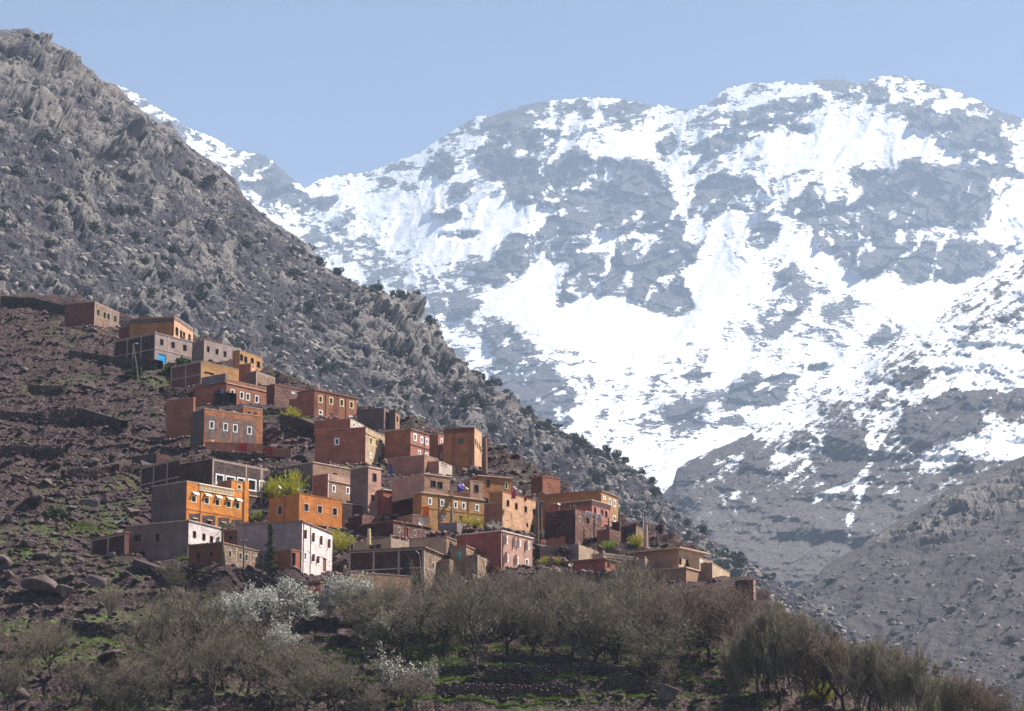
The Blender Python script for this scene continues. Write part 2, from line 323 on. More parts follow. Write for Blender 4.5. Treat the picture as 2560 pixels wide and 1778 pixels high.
    k = 0.367 + 0.19 * M1 + (.42 * (rib - .42) + .24 * (rib2 - .4) + .14 * (rib0 - .4)) * (.42 + .58 * blur(M, 5)) * (1 - .6 * clear) + band + 0.20 * (sp1 - .36) * (0.4 + zone) + 0.22 * sp2 * (0.5 + .6 * zone) - .42 * led * M1 + .06 * zone - 0.16 * clear * (1 - M1) + .05 * blur(M, 16) * (1 - clear)
    gul = np.zeros(U.shape)                                 # snow-filled couloirs
    for pl, wd in ((R2([(860,560),(905,450),(965,335)]), 7), (R3([(150,480),(175,400),(195,330),(205,280)]), 6), (R3([(15,900),(100,790),(230,650),(290,540)]), 9), (R2([(1500,1080),(1540,960),(1560,880),(1540,800)]), 10), (R3([(345,790),(420,880),(440,980)]), 7), (R3([(475,860),(510,760),(440,725)]), 8), (R3([(600,930),(660,830),(730,710)]), 8), (R3([(1365,1010),(1400,900),(1440,820)]), 6), (R3([(700,290),(760,230),(805,165)]), 6), (R2([(1300,1100),(1340,960),(1400,900)]), 6), (R2([(1220,920),(1235,980),(1200,1040)]), 9), (R3([(630,690),(600,620),(520,520)]), 6), (R3([(880,640),(850,590),(900,540),(860,470)]), 8), (R3([(970,690),(1000,620),(940,560)]), 5), (R3([(1040,790),(1030,860),(1090,830)]), 6), (R3([(880,900),(900,840)]), 6), (R2([(1190,560),(1270,470),(1340,415)]), 6), (R2([(620,940),(640,1060)]), 5), (R2([(700,960),(760,1060),(800,1090)]), 5), (R3([(1470,780),(1520,650),(1560,560)]), 3), (R3([(1640,640),(1660,560)]), 4)):
        for (x0, y0), (x1, y1) in zip(pl[:-1], pl[1:]):
            q = np.clip(((wu - x0) * (x1 - x0) + (wv - y0) * (y1 - y0)) / ((x1 - x0) ** 2 + (y1 - y0) ** 2), 0, 1); gul = np.maximum(gul, 1 - sstep(wd * .45, wd * 1.1, np.hypot(wu - x0 - q * (x1 - x0), wv - y0 - q * (y1 - y0))))
    k = k - .24 * gul
    # back of the range
    back = P[:1].repeat(6, 0).copy(); ks = np.linspace(1, 0, 6, endpoint=False)[:, None]
    back[..., 1] += ks * 2600; back[..., 2] -= ks * 1700
    P = np.concatenate([back, P]); k = np.concatenate([k[:1].repeat(6, 0), k])
    me = grid_mesh('snow_mountains', P, {'rock': k, 'soil': np.zeros(k.shape)}, True)
    tag(link('snow_mountains', me, alpine_mat('far_snow_and_rock', (0.034, 0.033, 0.044), (0.135, 0.12, 0.125), 0.0096)), kind='structure')

def mid_mountain():
    nu, nv = 680, 420; u = np.linspace(1380, 3250, nu); t = np.linspace(0, 1, nv)[:, None]
    cr = [(1380, 1420), (1500, 1330), (1600, 1270), (1655, 1236), (1682, 1210), (1692, 1172), (1725, 1150), (1780, 1126), (1850, 1098), (1925, 1060), (1990, 1030), (2060, 975), (2130, 930), (2200, 872), (2270, 830), (2330, 790), (2430, 722), (2500, 680), (2560, 648), (2900, 470), (3300, 300)]
    vc = curve(cr, u) + 4 * fbm(u / 16., u * 0, 60, 5, .65)
    U = np.repeat(u[None], nv, 0); V = vc[None] + (1790 - vc)[None] * t
    SP = 1.3; Yc = np.interp(u, [1380, 1680, 2560, 2900], [2700, 2800, 3500, 3700])[None]; Yb = np.interp(u, [1380, 2900], [1500, 1900])[None]
    vs_ = smooth_line(vc, 40)[None]; ts = np.clip((V - vs_) / (1790 - vs_), -.1, 1); Y = Yb + (Yc - Yb) * (1 - ts); a, f, z = ray(U, V); X = a / f * Y
    cl = np.zeros(U.shape)
    for p in [R4(p) for p in ([(1150,330),(1200,210),(1420,130),(1760,130),(1760,240),(1550,230),(1560,330),(1400,370),(1250,400)], [(820,390),(900,290),(1010,300),(1040,460),(970,560),(830,550),(790,470)], [(300,420),(380,340),(470,350),(470,430),(330,470)], [(450,480),(500,420),(600,400),(600,470),(480,500)], [(170,520),(260,440),(330,470),(280,550),(180,560)], [(520,300),(560,220),(620,220),(600,310)], [(1200,60),(1260,20),(1300,60),(1220,130),(1180,200)], [(600,770),(690,730),(820,740),(820,790),(640,790)])]:
        cl = np.maximum(cl, inpoly(U + 40 * fbm(U / 60., V / 40., 61, 5, .65), V + 30 * fbm(U / 40., V / 60., 62, 5, .65), p))
    c1 = blur(cl, 2); c2 = blur(cl, 8)
    rd = ridged(X / 190. + V / 130., V / 90. - U / 220., 64, 5, .55)
    edge = np.minimum(1, t * 12)
    dg = ridged((-.8 * U + .6 * V) / 210., (.6 * U + .8 * V) / 46., 74, 4, .55); fc_ = facet((-.8 * U + .6 * V) / 60., (.6 * U + .8 * V) / 26., 76)
    Y = SP * (Y - edge * (18 * sstep(.05, .9, c2) + 60 * (ridged(X / 260., V / 130., 66, 4) - .4) + 14 * rd + 34 * (dg - .4) + 16 * (fc_ - .36) * (.3 + c1) + 12 * fbm(X / 14., V / 30., 69, 5, .65)))
    P = np.stack([a / f * Y, Y, z / f * Y], -1)
    # snow line: snow above, streaks along the ribs, bare soil below
    lin = np.interp(U, [1680, 1850, 2050, 2250, 2420, 2560, 2900], [1190, 1215, 1210, 1190, 1140, 1080, 950])
    hgt = (lin - V) / 260.
    diag = .65 * fbm((-.8 * U + .6 * V) / 75., (.6 * U + .8 * V) / 15., 71, 5, .62) + .5 * fbm(U / 22., V / 18., 75, 4, .6)
    open_ = np.zeros(U.shape)
    for p in [R4(p) for p in ([(1420,20),(1760,-160),(1760,130),(1420,130),(1330,180),(1290,140)], [(1270,420),(1400,370),(1560,330),(1540,240),(1650,260),(1700,300),(1760,300),(1760,440),(1500,460),(1270,520)], [(1020,350),(1080,360),(1060,470),(1010,550),(800,640),(760,620),(930,560),(1030,480)], [(960,620),(1010,560),(1040,590),(985,680)], [(940,700),(975,680),(950,850),(930,850)])]:
        open_ = np.maximum(open_, inpoly(U + 4 * perlin(U / 14., V / 14., 73), V, p))
    open_ = blur(open_, 2)
    k = 0.575 - 0.20 * np.clip(hgt, -1.2, .75) + 0.17 * c1 + 0.40 * diag - 0.25 * open_ + .05 * (rd - .3) + .22 * (dg - .42)
    k = np.where(hgt < -0.15, np.maximum(k, 0.50 + 0.12 * np.clip(-hgt * 3, 0, 1) + .2 * diag - .42 * open_), k)
    soil = sstep(0.0, 0.35, -hgt) * (1 - .45 * c1)
    back = P[:1].repeat(4, 0).copy(); ks = np.linspace(1, 0, 4, endpoint=False)[:, None]; back[..., 1] += ks * 900; back[..., 2] -= ks * 700
    P = np.concatenate([back, P]); k = np.concatenate([k[:1].repeat(4, 0), k]); soil = np.concatenate([soil[:1].repeat(4, 0), soil])
    me = grid_mesh('snow_streaked_mountain', P, {'rock': k, 'soil': soil}, True)
    tag(link('snow_streaked_mountain', me, alpine_mat('mid_snow_and_rock', (0.055, 0.05, 0.054), (0.14, 0.122, 0.115), 0.024)), kind='structure')

# ---- bare rocky slopes (left mountain, right slope)
def scree_mat(name, dark, light, sc_):
    s = N(name); p = s.pos(); a = s.n('Attribute', attribute_name='rock').outputs['Fac']
    n1 = s.noise(p, sc_, 7, 0.7); n2 = s.noise(p, sc_ * 6, 5, 0.7)
    g = s.mix(s.ramp(n2, 0.32, 0.68), sc3(dark, 0.72), sc3(dark, 1.3))
    r = s.mix(s.ramp(n1, 0.35, 0.65), sc3(light, 0.66), sc3(light, 1.15)); r = s.mix(s.math('MULTIPLY', s.ramp(n2, 0.5, 0.75), 0.5), r, sc3(light, 0.5))
    k = s.math('ADD', a, s.math('MULTIPLY', s.math('SUBTRACT', n2, 0.5), 0.9))
    s.base(s.mix(s.ramp(k, 0.42, 0.6), g, r)); s.bump(s.math('ADD', n1, n2), 0.8, 0.25 / sc_)
    return s.m
SL = 1.5; LM = (-199.5 * SL, 0.41, -0.601)
lm_crest = [(-900, -330), (-400, -80), (-150, 50), (-60, 72), (0, 75), (45, 74), (72, 70), (95, 92), (130, 105), (165, 120), (185, 140), (210, 160), (235, 180), (255, 205), (290, 212), (310, 235), (330, 255), (360, 280), (385, 300), (400, 310), (425, 303), (445, 330), (455, 350), (500, 385), (550, 415), (590, 450), (610, 490), (640, 520), (690, 560), (740, 590), (795, 640), (800, 660), (860, 690), (930, 735), (990, 770), (1040, 810), (1100, 850), (1150, 900), (1200, 960), (1280, 1000), (1340, 1040), (1400, 1075), (1470, 1110), (1540, 1145), (1600, 1180), (1650, 1225), (1700, 1290), (1760, 1330), (1830, 1390), (1900, 1420), (1960, 1460), (2040, 1510), (2100, 1545), (2180, 1605), (2300, 1680), (2420, 1740), (2560, 1800), (2800, 1900)]
def lm_base(u, v):
    a, f, z = ray(u, v); k = LM[0] / (z - LM[1] * f - LM[2] * a); return a * k, f * k, z * k
skyline = [(-300, 720), (0, 745), (180, 760), (300, 800), (480, 850), (700, 960), (900, 1040), (1210, 1120), (1400, 1230), (1600, 1330), (1740, 1400), (1900, 1490), (2000, 1590), (2200, 1700), (2560, 1800), (2900, 1900)]
def lm_disp(x, y, u, v):
    cliff = np.exp(-(((u - 250) / 260.) ** 2 + ((v - 190) / 95.) ** 2)) * .95 + np.exp(-(((u - 990) / 120.) ** 2 + ((v - 850) / 110.) ** 2)) * .8 + np.exp(-(((u - 380) / 170.) ** 2 + ((v - 440) / 90.) ** 2)) * .55 + np.exp(-(((u - 1180) / 120.) ** 2 + ((v - 1080) / 70.) ** 2)) * .9
    cliff = cliff + .7 * sstep(.15, .5, fbm(x / 120., y / 120., 90, 3))
    wx = x + 5 * fbm(x / 14., y / 20., 81, 4, .6); wy = y + 7 * fbm(x / 14., y / 20., 83, 4, .6)
    d1 = ridged(x / 75., y / 130., 80, 4, .55); F1 = facet(wx / 30. + wy / 90., wy / 52., 82); F2 = facet(wx / 11., wy / 17., 84); F3 = facet(wx / 4.6, wy / 7.5, 85); F4 = facet(wx / 2.0, wy / 3.4, 87)
    oc = np.clip(cliff + .55 * sstep(-.05, .4, fbm(x / 45., y / 70., 92, 4, .6)), 0, 1.3); s3 = sstep(-.2, .35, fbm(x / 18., y / 25., 94, 3))
    d = 14 * (d1 - .3) * (0.35 + cliff * .8) + 4.5 * F1 * (.10 + oc) + 5.6 * F2 * (.12 + oc) + 3.2 * F3 * (.12 + .6 * s3 + .4 * oc) + 1.3 * F4 + .5 * fbm(x / 3.2, y / 4., 86, 4, .65)
    rk = 0.20 + .18 * oc + .22 * F2 * (.3 + oc) + .26 * F3 * s3 + .2 * F4 + .34 * fbm(x / 28., y / 42., 88, 4)
    return d, rk
def left_mountain():
    u = np.concatenate([np.linspace(-900, -170, 130), np.linspace(-160, 2450, 1150)]); nu, nv = len(u), 560; t = np.linspace(0, 1, nv)[:, None]
    vc = curve(lm_crest, u) + 3.5 * fbm(u / 9., u * 0, 77, 4, .6); vl = np.maximum(curve(skyline, u) + 160, vc + 90)
    U = np.repeat(u[None], nv, 0); V = vc[None] + (vl - vc)[None] * t
    x, y, z = lm_base(U, V); d, rk = lm_disp(x / SL, y / SL, U, V); d = SL * (d - d.mean())
    nrm = np.array([.46, -.34, .82]); e = np.minimum(1, .06 + t * 9)
    P = np.stack([x, y, z], -1) + (d * e)[..., None] * nrm
    # keep the crest on its line, then drop behind it; a skirt runs down into the valley in front
    back = P[:1].repeat(5, 0).copy(); ks = np.linspace(1, 0, 5, endpoint=False)[:, None]; back[..., 1] += ks * 480; back[..., 0] += ks * 90; back[..., 2] -= ks * 500
    vx = 4. * 1.075 ** np.arange(1, 46); vx = np.cumsum(vx) * .6; U2 = np.repeat(u[None], 45, 0); V2 = vl[None] + vx[:, None]; x2, y2, z2 = lm_base(U2, V2); d2, rk2 = lm_disp(x2 / SL, y2 / SL, U2, V2); fr = np.stack([x2, y2, z2], -1) + (SL * (d2 - 6))[..., None] * nrm
    fr[..., 2] = np.maximum(fr[..., 2], -39.8)                # the foot of the slope runs out into the valley floor
    Pa = np.concatenate([back, P, fr]); rk = np.concatenate([rk[:1].repeat(5, 0), rk, rk2])
    me = grid_mesh('rocky_mountainside', Pa, {'rock': rk}, False)
    tag(link('rocky_mountainside', me, scree_mat('scree_and_rock', (0.043, 0.038, 0.051), (0.205, 0.184, 0.174), 0.11)), kind='structure')
    return u, P
SR = 1.4; RS = (-201. * SR, 0.247, 0.366)
def right_slope():
    nu, nv = 560, 340; u = np.linspace(1780, 3150, nu); t = np.linspace(0, 1, nv)[:, None]
    cr = [(1780, 1560), (1940, 1500), (2005, 1462), (2030, 1450), (2060, 1420), (2100, 1392), (2150, 1370), (2200, 1330), (2270, 1288), (2330, 1250), (2380, 1218), (2450, 1195), (2500, 1165), (2560, 1140), (2800, 1040), (3200, 880)]
    vc = curve(cr, u) + 4 * fbm(u / 14., u * 0, 107, 4, .6)
    U = np.repeat(u[None], nv, 0); V = vc[None] + (1900 - vc)[None] * t
    a, f, z = ray(U, V); k = RS[0] / (z - RS[1] * f - RS[2] * a); X3 = np.stack([a * k, f * k, z * k], -1); x, y = X3[..., 0] / SR, X3[..., 1] / SR
    F2 = facet(x / 12. + .4 * perlin(x / 9., y / 9., 101), y / 19., 102); F3 = facet(x / 4.5, y / 7., 104)
    d1 = ridged(x / 90. - y / 300., y / 160., 100, 4); rib = fbm((x + y * .3) / 14., y / 120., 108, 4)
    oc = sstep(.05, .5, fbm(x / 110., y / 170., 110, 3) + .25 * (1 - t))
    d = 8 * (d1 - .3) + 3.2 * F2 * oc + 1.2 * F3 * (.3 + .6 * oc) + 1.6 * rib + .7 * fbm(x / 4., y / 5., 106, 3)
    rk = .18 + .2 * F2 * oc + .18 * F3 + .2 * oc + .2 * rib
    P = X3 + (SR * (d - d.mean()) * np.minimum(1, .1 + t * 12))[..., None] * np.array([-.33, -.24, .9])
    back = P[:1].repeat(4, 0).copy(); ks = np.linspace(1, 0, 4, endpoint=False)[:, None]; back[..., 1] += ks * 300; back[..., 2] -= ks * 200
    Pa = np.concatenate([back, P]); rk = np.concatenate([rk[:1].repeat(4, 0), rk])
    me = grid_mesh('scree_slope', Pa, {'rock': rk}, False)
    tag(link('scree_slope', me, scree_mat('brown_scree', (0.082, 0.068, 0.070), (0.20, 0.172, 0.158), 0.115)), kind='structure')
    return u, P
far_massif(); mid_mountain(); LMU, LMP = left_mountain(); RSU, RSP = right_slope()
# ================================================================== houses
ZM = dict(Z1=(100, 720, .3481), Z2=(200, 1080, .3046), Z3=(660, 940, .2611), Z4=(820, 1180, .2611), Z5=(1300, 1160, .2611), A=(140, 740, .17406), B=(400, 860, .18799), C=(300, 1120, .20679),
          D=(560, 1120, .22556), E=(700, 960, .15666), F=(920, 980, .16291), G=(900, 1160, .20888), I=(760, 1300, .2611), P=(0, 0, 1.0))
def zp(z, x, y): a = ZM[z]; return a[0] + a[2] * x, a[1] + a[2] * y
# palette
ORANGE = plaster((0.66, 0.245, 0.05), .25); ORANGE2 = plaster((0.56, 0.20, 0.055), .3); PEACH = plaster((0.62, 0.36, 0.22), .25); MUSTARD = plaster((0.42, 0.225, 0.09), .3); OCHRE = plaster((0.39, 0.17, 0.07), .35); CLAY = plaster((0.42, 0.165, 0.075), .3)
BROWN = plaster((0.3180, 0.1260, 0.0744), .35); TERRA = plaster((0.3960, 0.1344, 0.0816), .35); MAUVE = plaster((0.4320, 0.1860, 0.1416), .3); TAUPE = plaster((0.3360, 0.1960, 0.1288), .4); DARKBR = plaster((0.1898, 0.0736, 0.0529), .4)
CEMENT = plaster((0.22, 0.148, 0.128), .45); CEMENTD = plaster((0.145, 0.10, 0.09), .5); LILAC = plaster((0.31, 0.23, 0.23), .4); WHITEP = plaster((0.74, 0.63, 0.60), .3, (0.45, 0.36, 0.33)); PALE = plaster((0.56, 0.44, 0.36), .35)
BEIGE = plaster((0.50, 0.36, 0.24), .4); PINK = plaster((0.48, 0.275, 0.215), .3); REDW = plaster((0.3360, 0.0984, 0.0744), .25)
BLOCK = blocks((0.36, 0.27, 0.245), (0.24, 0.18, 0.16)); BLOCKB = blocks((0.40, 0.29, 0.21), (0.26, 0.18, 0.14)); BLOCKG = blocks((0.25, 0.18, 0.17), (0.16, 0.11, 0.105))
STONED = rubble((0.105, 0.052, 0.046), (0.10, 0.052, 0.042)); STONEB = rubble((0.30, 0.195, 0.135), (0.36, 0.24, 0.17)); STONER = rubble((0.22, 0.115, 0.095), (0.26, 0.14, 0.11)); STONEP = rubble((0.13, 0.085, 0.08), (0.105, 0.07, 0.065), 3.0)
CONC = plain((0.34, 0.25, 0.21), .9, .25, 1.5); CONCO = plain((0.52, 0.22, 0.075), .9, .15, 1.5); EAVE = plain((0.46, 0.33, 0.26), .9, .25, 1.2); EAVEL = plain((0.62, 0.50, 0.42), .9, .2, 1.2); ROOFM = plain((0.27, 0.19, 0.15), .95, .25, .8)
FW = plain((0.80, 0.77, 0.74), .6, .06); FY = plain((0.70, 0.60, 0.33), .6, .08); FP = plain((0.62, 0.42, 0.33), .6, .1); FB = plain((0.17, 0.085, 0.055), .6, .2); FD = plain((0.10, 0.065, 0.055), .7, .2); FG = plain((0.42, 0.36, 0.30), .7, .1); CREAM = plain((0.78, 0.68, 0.48), .7, .06)
BLUE = plain((0.03, 0.30, 0.62), .5, .12); BLUED = plain((0.06, 0.13, 0.26), .6, .2); RED = plain((0.28, 0.012, 0.02), .5, .15); PIPE = plain((0.10, 0.05, 0.045), .5, .1); RUST = plain((0.22, 0.075, 0.045), .7, .3)
FRAME = dict(w=(FW, .14), y=(FY, .15), p=(FP, .10), b=(FB, .07), d=(FD, .05), g=(FG, .10), W=(FW, .20), c=(CREAM, .10))
PANE = pane_shade_mat(); PANEG = pane_shade_mat((0.035, 0.03, 0.03)); PANER = pane_shade_mat((0.05, 0.018, 0.015)); PANEL_ = pane_shade_mat((0.14, 0.135, 0.12))
PADS = []; HOUSES = {}; HLIST = []
class House: pass
def frame_of(th):
    c, s = math.cos(th), math.sin(th); return np.array([c, s, 0.]), np.array([-s, c, 0.])
def wall_mesh(mb, o, sd_, nd, length, z0, z1, holes):
    """one wall skin with real openings and reveals; o origin, sd_ along, nd outward"""
    S = sorted({0., length} | {x for h in holes for x in h[:2]}); Hh = sorted({z0, z1} | {y for h in holes for y in h[2:]})
    P = lambda s, h, d=0.: (o[0] + sd_[0] * s + nd[0] * d, o[1] + sd_[1] * s + nd[1] * d, o[2] + h)
    flip = (sd_[0] * nd[1] - sd_[1] * nd[0]) > 0
    def quad(pts, uv):
        if flip: pts = pts[::-1]; uv = uv[::-1]
        mb.poly(pts, uv)
    for i in range(len(S) - 1):
        for j in range(len(Hh) - 1):
            a, b, c, d = S[i], S[i + 1], Hh[j], Hh[j + 1]
            if b - a < 1e-4 or d - c < 1e-4: continue
            m, n = (a + b) / 2, (c + d) / 2
            if any(h[0] < m < h[1] and h[2] < n < h[3] for h in holes): continue
            quad([P(a, c), P(b, c), P(b, d), P(a, d)], [(a, c), (b, c), (b, d), (a, d)])
    D = -.26
    for (a, b, c, d) in holes:
        quad([P(a, c), P(a, d), P(a, d, D), P(a, c, D)], [(a, c), (a, d), (a + .2, d), (a + .2, c)]); quad([P(b, d), P(b, c), P(b, c, D), P(b, d, D)], [(b, d), (b, c), (b + .2, c), (b + .2, d)])
        quad([P(b, c), P(a, c), P(a, c, D), P(b, c, D)], [(b, c), (a, c), (a, c + .2), (b, c + .2)]); quad([P(a, d), P(b, d), P(b, d, D), P(a, d, D)], [(a, d), (b, d), (b, d + .2), (a, d + .2)])
def face_box(h, face, s0, s1, z0, z1, d0, d1, mat, name, parent=None):
    mb = MB()
    if face == 'R': mb.box(s0, -d1, z0, s1, -d0, z1)
    else: mb.box(-d1, s0, z0, -d0, s1, z1)
    return place(h, mb.build(name, mat), parent)
def place(h, o, parent=None):
    o.parent = parent or h.root
    if parent is None and h.local is not None: o.matrix_local = h.local
    return o
def hit(h, face, x, y):
    u, v = zp(h.z, x, y); a, f, zz = ray(u, v); d = np.array([a, f, zz])
    n = h.nR if face == 'R' else h.nL; k = np.dot(h.p0, n) / np.dot(d, n); q = d * k - h.p0
    return float(np.dot(q, h.dR if face == 'R' else h.dL)), float(q[2])
def house(name, z, C, base, L, R_, wl, wr, label=None, roof='par', ph=.55, win=(), cat='house', into=None, onface=None, frame='', Y=None, th=None, eave=EAVE, deep=2.5, over=.22, group=None, pad=True, coping=True):
    h = House(); h.z = z; uC, vC = zp(z, *C); _, vB = zp(z, 0, base)
    if onface:
        H0, fc, back = onface; a, f, zz = ray(uC, vB); d = np.array([a, f, zz]); n = H0.nR if fc == 'R' else H0.nL
        p0 = d * (np.dot(H0.p0 - n * back, n) / np.dot(d, n)); th = H0.th if th is None else th
    elif Y: p0 = at_depth(uC, vB, Y)
    else: p0 = hill_plane_hit(uC, vB)
    a, f, zz = ray(uC, vC); top = np.array([p0[0], p0[1], zz / f * p0[1]])
    D0 = p0[1] * cp + top[2] * sp
    def ends(t):
        c, s = math.cos(t), math.sin(t); res = []
        for P_, dx, dy in ((R_, c, s), (L, -s, c)):
            if P_ is None: res.append((None, None)); continue
            u, v = zp(z, *P_); k = (u - CU) / FPX; ln = (k * D0 - p0[0]) / (dx - k * dy * cp)
            q = top + ln * np.array([dx, dy, 0]); res.append((ln, project(q)[1] - v))
        return res
    if th is None:
        best = None
        for t in np.radians(np.arange(12, 78, .5)):
            e = ends(t); cost = 0
            for ln, dv in e:
                if ln is None: continue
                cost += dv * dv + (max(0, ln - 19) * 2.0) ** 2 + (1e4 if ln < .3 else 0)
            if best is None or cost < best[0]: best = (cost, t)
        th = best[1]
    else: th = th if onface or th < 3 else math.radians(th)
    e = ends(th); h.th = th; h.a = e[0][0] or 5.0; h.b = e[1][0] or 6.0; h.p0 = p0; h.H = top[2] - p0[2]
    h.a = min(max(h.a, .6), 30); h.b = min(max(h.b, .6), 30)
    if not into and h.b < 2.2 and h.a > 3: h.b = 2.2 if h.b > 1 else 1.6
    h.dR, h.dL = frame_of(th); h.nR = -h.dL; h.nL = -h.dR
    M = Matrix.Translation(Vector(p0)) @ Matrix.Rotation(th, 4, 'Z')
    if into: h.root = into.root; h.local = into.M.inverted() @ M
    else: h.root = empty(name, Vector(p0), th); h.local = None; tag(h.root, label, cat, group)
    h.M = M; zt = h.H; zb = -deep if not into else -.3
    holes = {'R': [], 'L': []}; ws = []
    for w_ in win:
        fc, x, y, wd, hg = w_[:5]; st = w_[5] if len(w_) > 5 else 'w'; pm = w_[6] if len(w_) > 6 else PANE
        s0, _ = hit(h, fc, x - wd / 2, y); s1, _ = hit(h, fc, x + wd / 2, y); sm, z1_ = hit(h, fc, x, y - hg / 2); _, z0_ = hit(h, fc, x, y + hg / 2)
        s0, s1 = min(s0, s1), max(s0, s1); ln = h.a if fc == 'R' else h.b
        s0 = max(s0, .08); s1 = min(s1, ln - .08); z1_ = min(z1_, zt - .12); z0_ = max(z0_, zb + .1)
        if s1 - s0 < .25 or z1_ - z0_ < .25: continue
        if any(not (s1 <= q[0] or s0 >= q[1] or z1_ <= q[2] or z0_ >= q[3]) for q in holes[fc]): continue
        holes[fc].append((s0, s1, z0_, z1_)); ws.append((fc, s0, s1, z0_, z1_, st, pm))
    rz = zt - ph if roof == 'par' else zt
    for fc in 'RL':
        mb = MB()
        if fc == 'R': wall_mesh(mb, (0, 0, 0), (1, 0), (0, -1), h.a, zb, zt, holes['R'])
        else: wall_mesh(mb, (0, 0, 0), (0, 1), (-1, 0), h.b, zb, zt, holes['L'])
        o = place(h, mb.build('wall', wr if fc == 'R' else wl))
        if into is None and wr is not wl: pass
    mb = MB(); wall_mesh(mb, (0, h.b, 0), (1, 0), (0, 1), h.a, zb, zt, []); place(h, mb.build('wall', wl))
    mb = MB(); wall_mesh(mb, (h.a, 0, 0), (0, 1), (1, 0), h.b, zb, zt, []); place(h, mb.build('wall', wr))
    if roof == 'par':
        mb = MB(); mb.box(.02, .02, rz - .2, h.a - .02, h.b - .02, rz); place(h, mb.build('roof', ROOFM))
        t_ = .24; mb = MB()                                   # inner skin of the parapet
        for (x0, y0, x1, y1) in ((.01, .01, h.a - .01, t_), (.01, h.b - t_, h.a - .01, h.b - .01), (.01, t_, t_, h.b - t_), (h.a - t_, t_, h.a - .01, h.b - t_)): mb.box(x0, y0, rz, x1, y1, zt - .005)
        pp = place(h, mb.build('parapet', wr))
        if coping:
            mb = MB(); q = .05
            for (x0, y0, x1, y1) in ((-q, -q, h.a + q, t_ + q), (-q, h.b - t_ - q, h.a + q, h.b + q), (-q, t_ + q, t_ + q, h.b - t_ - q), (h.a - t_ - q, t_ + q, h.a + q, h.b - t_ - q)): mb.box(x0, y0, zt, x1, y1, zt + .07)
            place(h, mb.build('coping', eave))
    elif roof == 'eave':
        mb = MB(); v_ = over; mb.box(-v_, -v_, zt, h.a + v_, h.b + v_, zt + .16); r_ = place(h, mb.build('roof', eave))
    elif roof == 'open':
        mb = MB(); mb.box(.02, .02, .6, h.a - .02, h.b - .02, .8); place(h, mb.build('floor', ROOFM))
        mb = MB(); t_ = .3
        for (x0, y0, x1, y1) in ((.27, .27, h.a - .01, .28), (.27, h.b - .28, h.a - .01, h.b - .27)): mb.box(x0, y0, .8, x1, y1, zt - .02)
        place(h, mb.build('inner_wall', wl))
    for fc in frame:                                          # concrete posts and beams in a stone wall
        ln = h.a if fc == 'R' else h.b; n = max(1, round(ln / 3.6)); pm = CONC
        hs = holes[fc]
        for i in range(n + 1):
            s = min(max(ln * i / n, .15), ln - .15)
            for q in hs:
                if q[0] - .2 < s < q[1] + .2: s = q[1] + .22 if q[1] + .4 < ln else q[0] - .22
            face_box(h, fc, s - .14, s + .14, zb, zt - .01, -.1, .035, pm, 'pillar')
        nb = [0.05, zt - .25] if zt < 4.2 else [0.05, zt * .48, zt - .25]
        for zz in nb:
            segs = [(0.02, ln - .02)]
            for q in sorted(hs):
                if q[2] < zz + .22 and q[3] > zz:
                    segs = [g for s in segs for g in ((s[0], min(s[1], q[0])), (max(s[0], q[1]), s[1])) if g[1] - g[0] > .1]
            for s in segs: face_box(h, fc, s[0], s[1], zz, zz + .2, -.1, .028, pm, 'beam')
    for (fc, s0, s1, z0_, z1_, st, pm) in ws:
        P = (lambda s, z, d: (s, -d, z)) if fc == 'R' else (lambda s, z, d: (-d, s, z))
        if st == 'door' or st[:2] == 'D:':
            dm = {'D:blue': BLUE, 'D:red': RED, 'D:navy': BLUED}.get(st, FB); leaf_ = MB(); 
            B = lambda mb, a0, a1, b0, b1, c0, c1: mb.box(a0, -c1, b0, a1, -c0, b1) if fc == 'R' else mb.box(-c1, a0, b0, -c0, a1, b1)
            B(leaf_, s0 + .03, s1 - .03, z0_, z1_ - .03, -.2, -.14); d_ = place(h, leaf_.build('door', dm))
            pn = MB(); w2 = (s1 - s0) / 2
            for k in (0, 1):
                for r in (0, 1): B(pn, s0 + .08 + k * w2, s0 + w2 * (k + 1) - .06, z0_ + .12 + r * (z1_ - z0_) / 2, z0_ + (r + 1) * (z1_ - z0_) / 2 - .1, -.14, -.11)
            o = pn.build('door_panel', dm, d_)
            continue
        fm, fw = FRAME[st]; fw = min(fw, (s1 - s0) * .28, (z1_ - z0_) * .25); mb = MB()
        B = lambda mb, a0, a1, b0, b1, c0, c1: mb.box(a0, -c1, b0, a1, -c0, b1) if fc == 'R' else mb.box(-c1, a0, b0, -c0, a1, b1)
        B(mb, s0, s0 + fw, z0_, z1_, -.2, .04); B(mb, s1 - fw, s1, z0_, z1_, -.2, .04); B(mb, s0 + fw, s1 - fw, z1_ - fw, z1_, -.2, .04); B(mb, s0 + fw, s1 - fw, z0_, z0_ + fw, -.2, .045)
        wo = place(h, mb.build('window', fm))
        mb = MB(); B(mb, s0 + fw * .6, s1 - fw * .6, z0_ + fw * .6, z1_ - fw * .6, -.24, -.21); mb.build('pane', pm, wo)
        if (s1 - s0) > .6:
            mb = MB(); sm = (s0 + s1) / 2; zm = z0_ + (z1_ - z0_) * .62
            B(mb, sm - .025, sm + .025, z0_ + fw, z1_ - fw, -.205, -.16); B(mb, s0 + fw, sm - .025, zm - .02, zm + .02, -.205, -.165); B(mb, sm + .025, s1 - fw, zm - .02, zm + .02, -.205, -.165)
            mb.build('glazing_bar', FB if st in 'wWpyg' else FD, wo)
    if pad and not into and not onface: PADS.append((p0.copy(), h.dR, h.dL, h.a, h.b))
    HOUSES[name] = h; h.top = h.H + (.16 if roof == 'eave' else .07 if roof == 'par' and coping else 0.0); h.roof = roof; h.wr = wr; h.into = into
    if not into: HLIST.append(h)
    return h
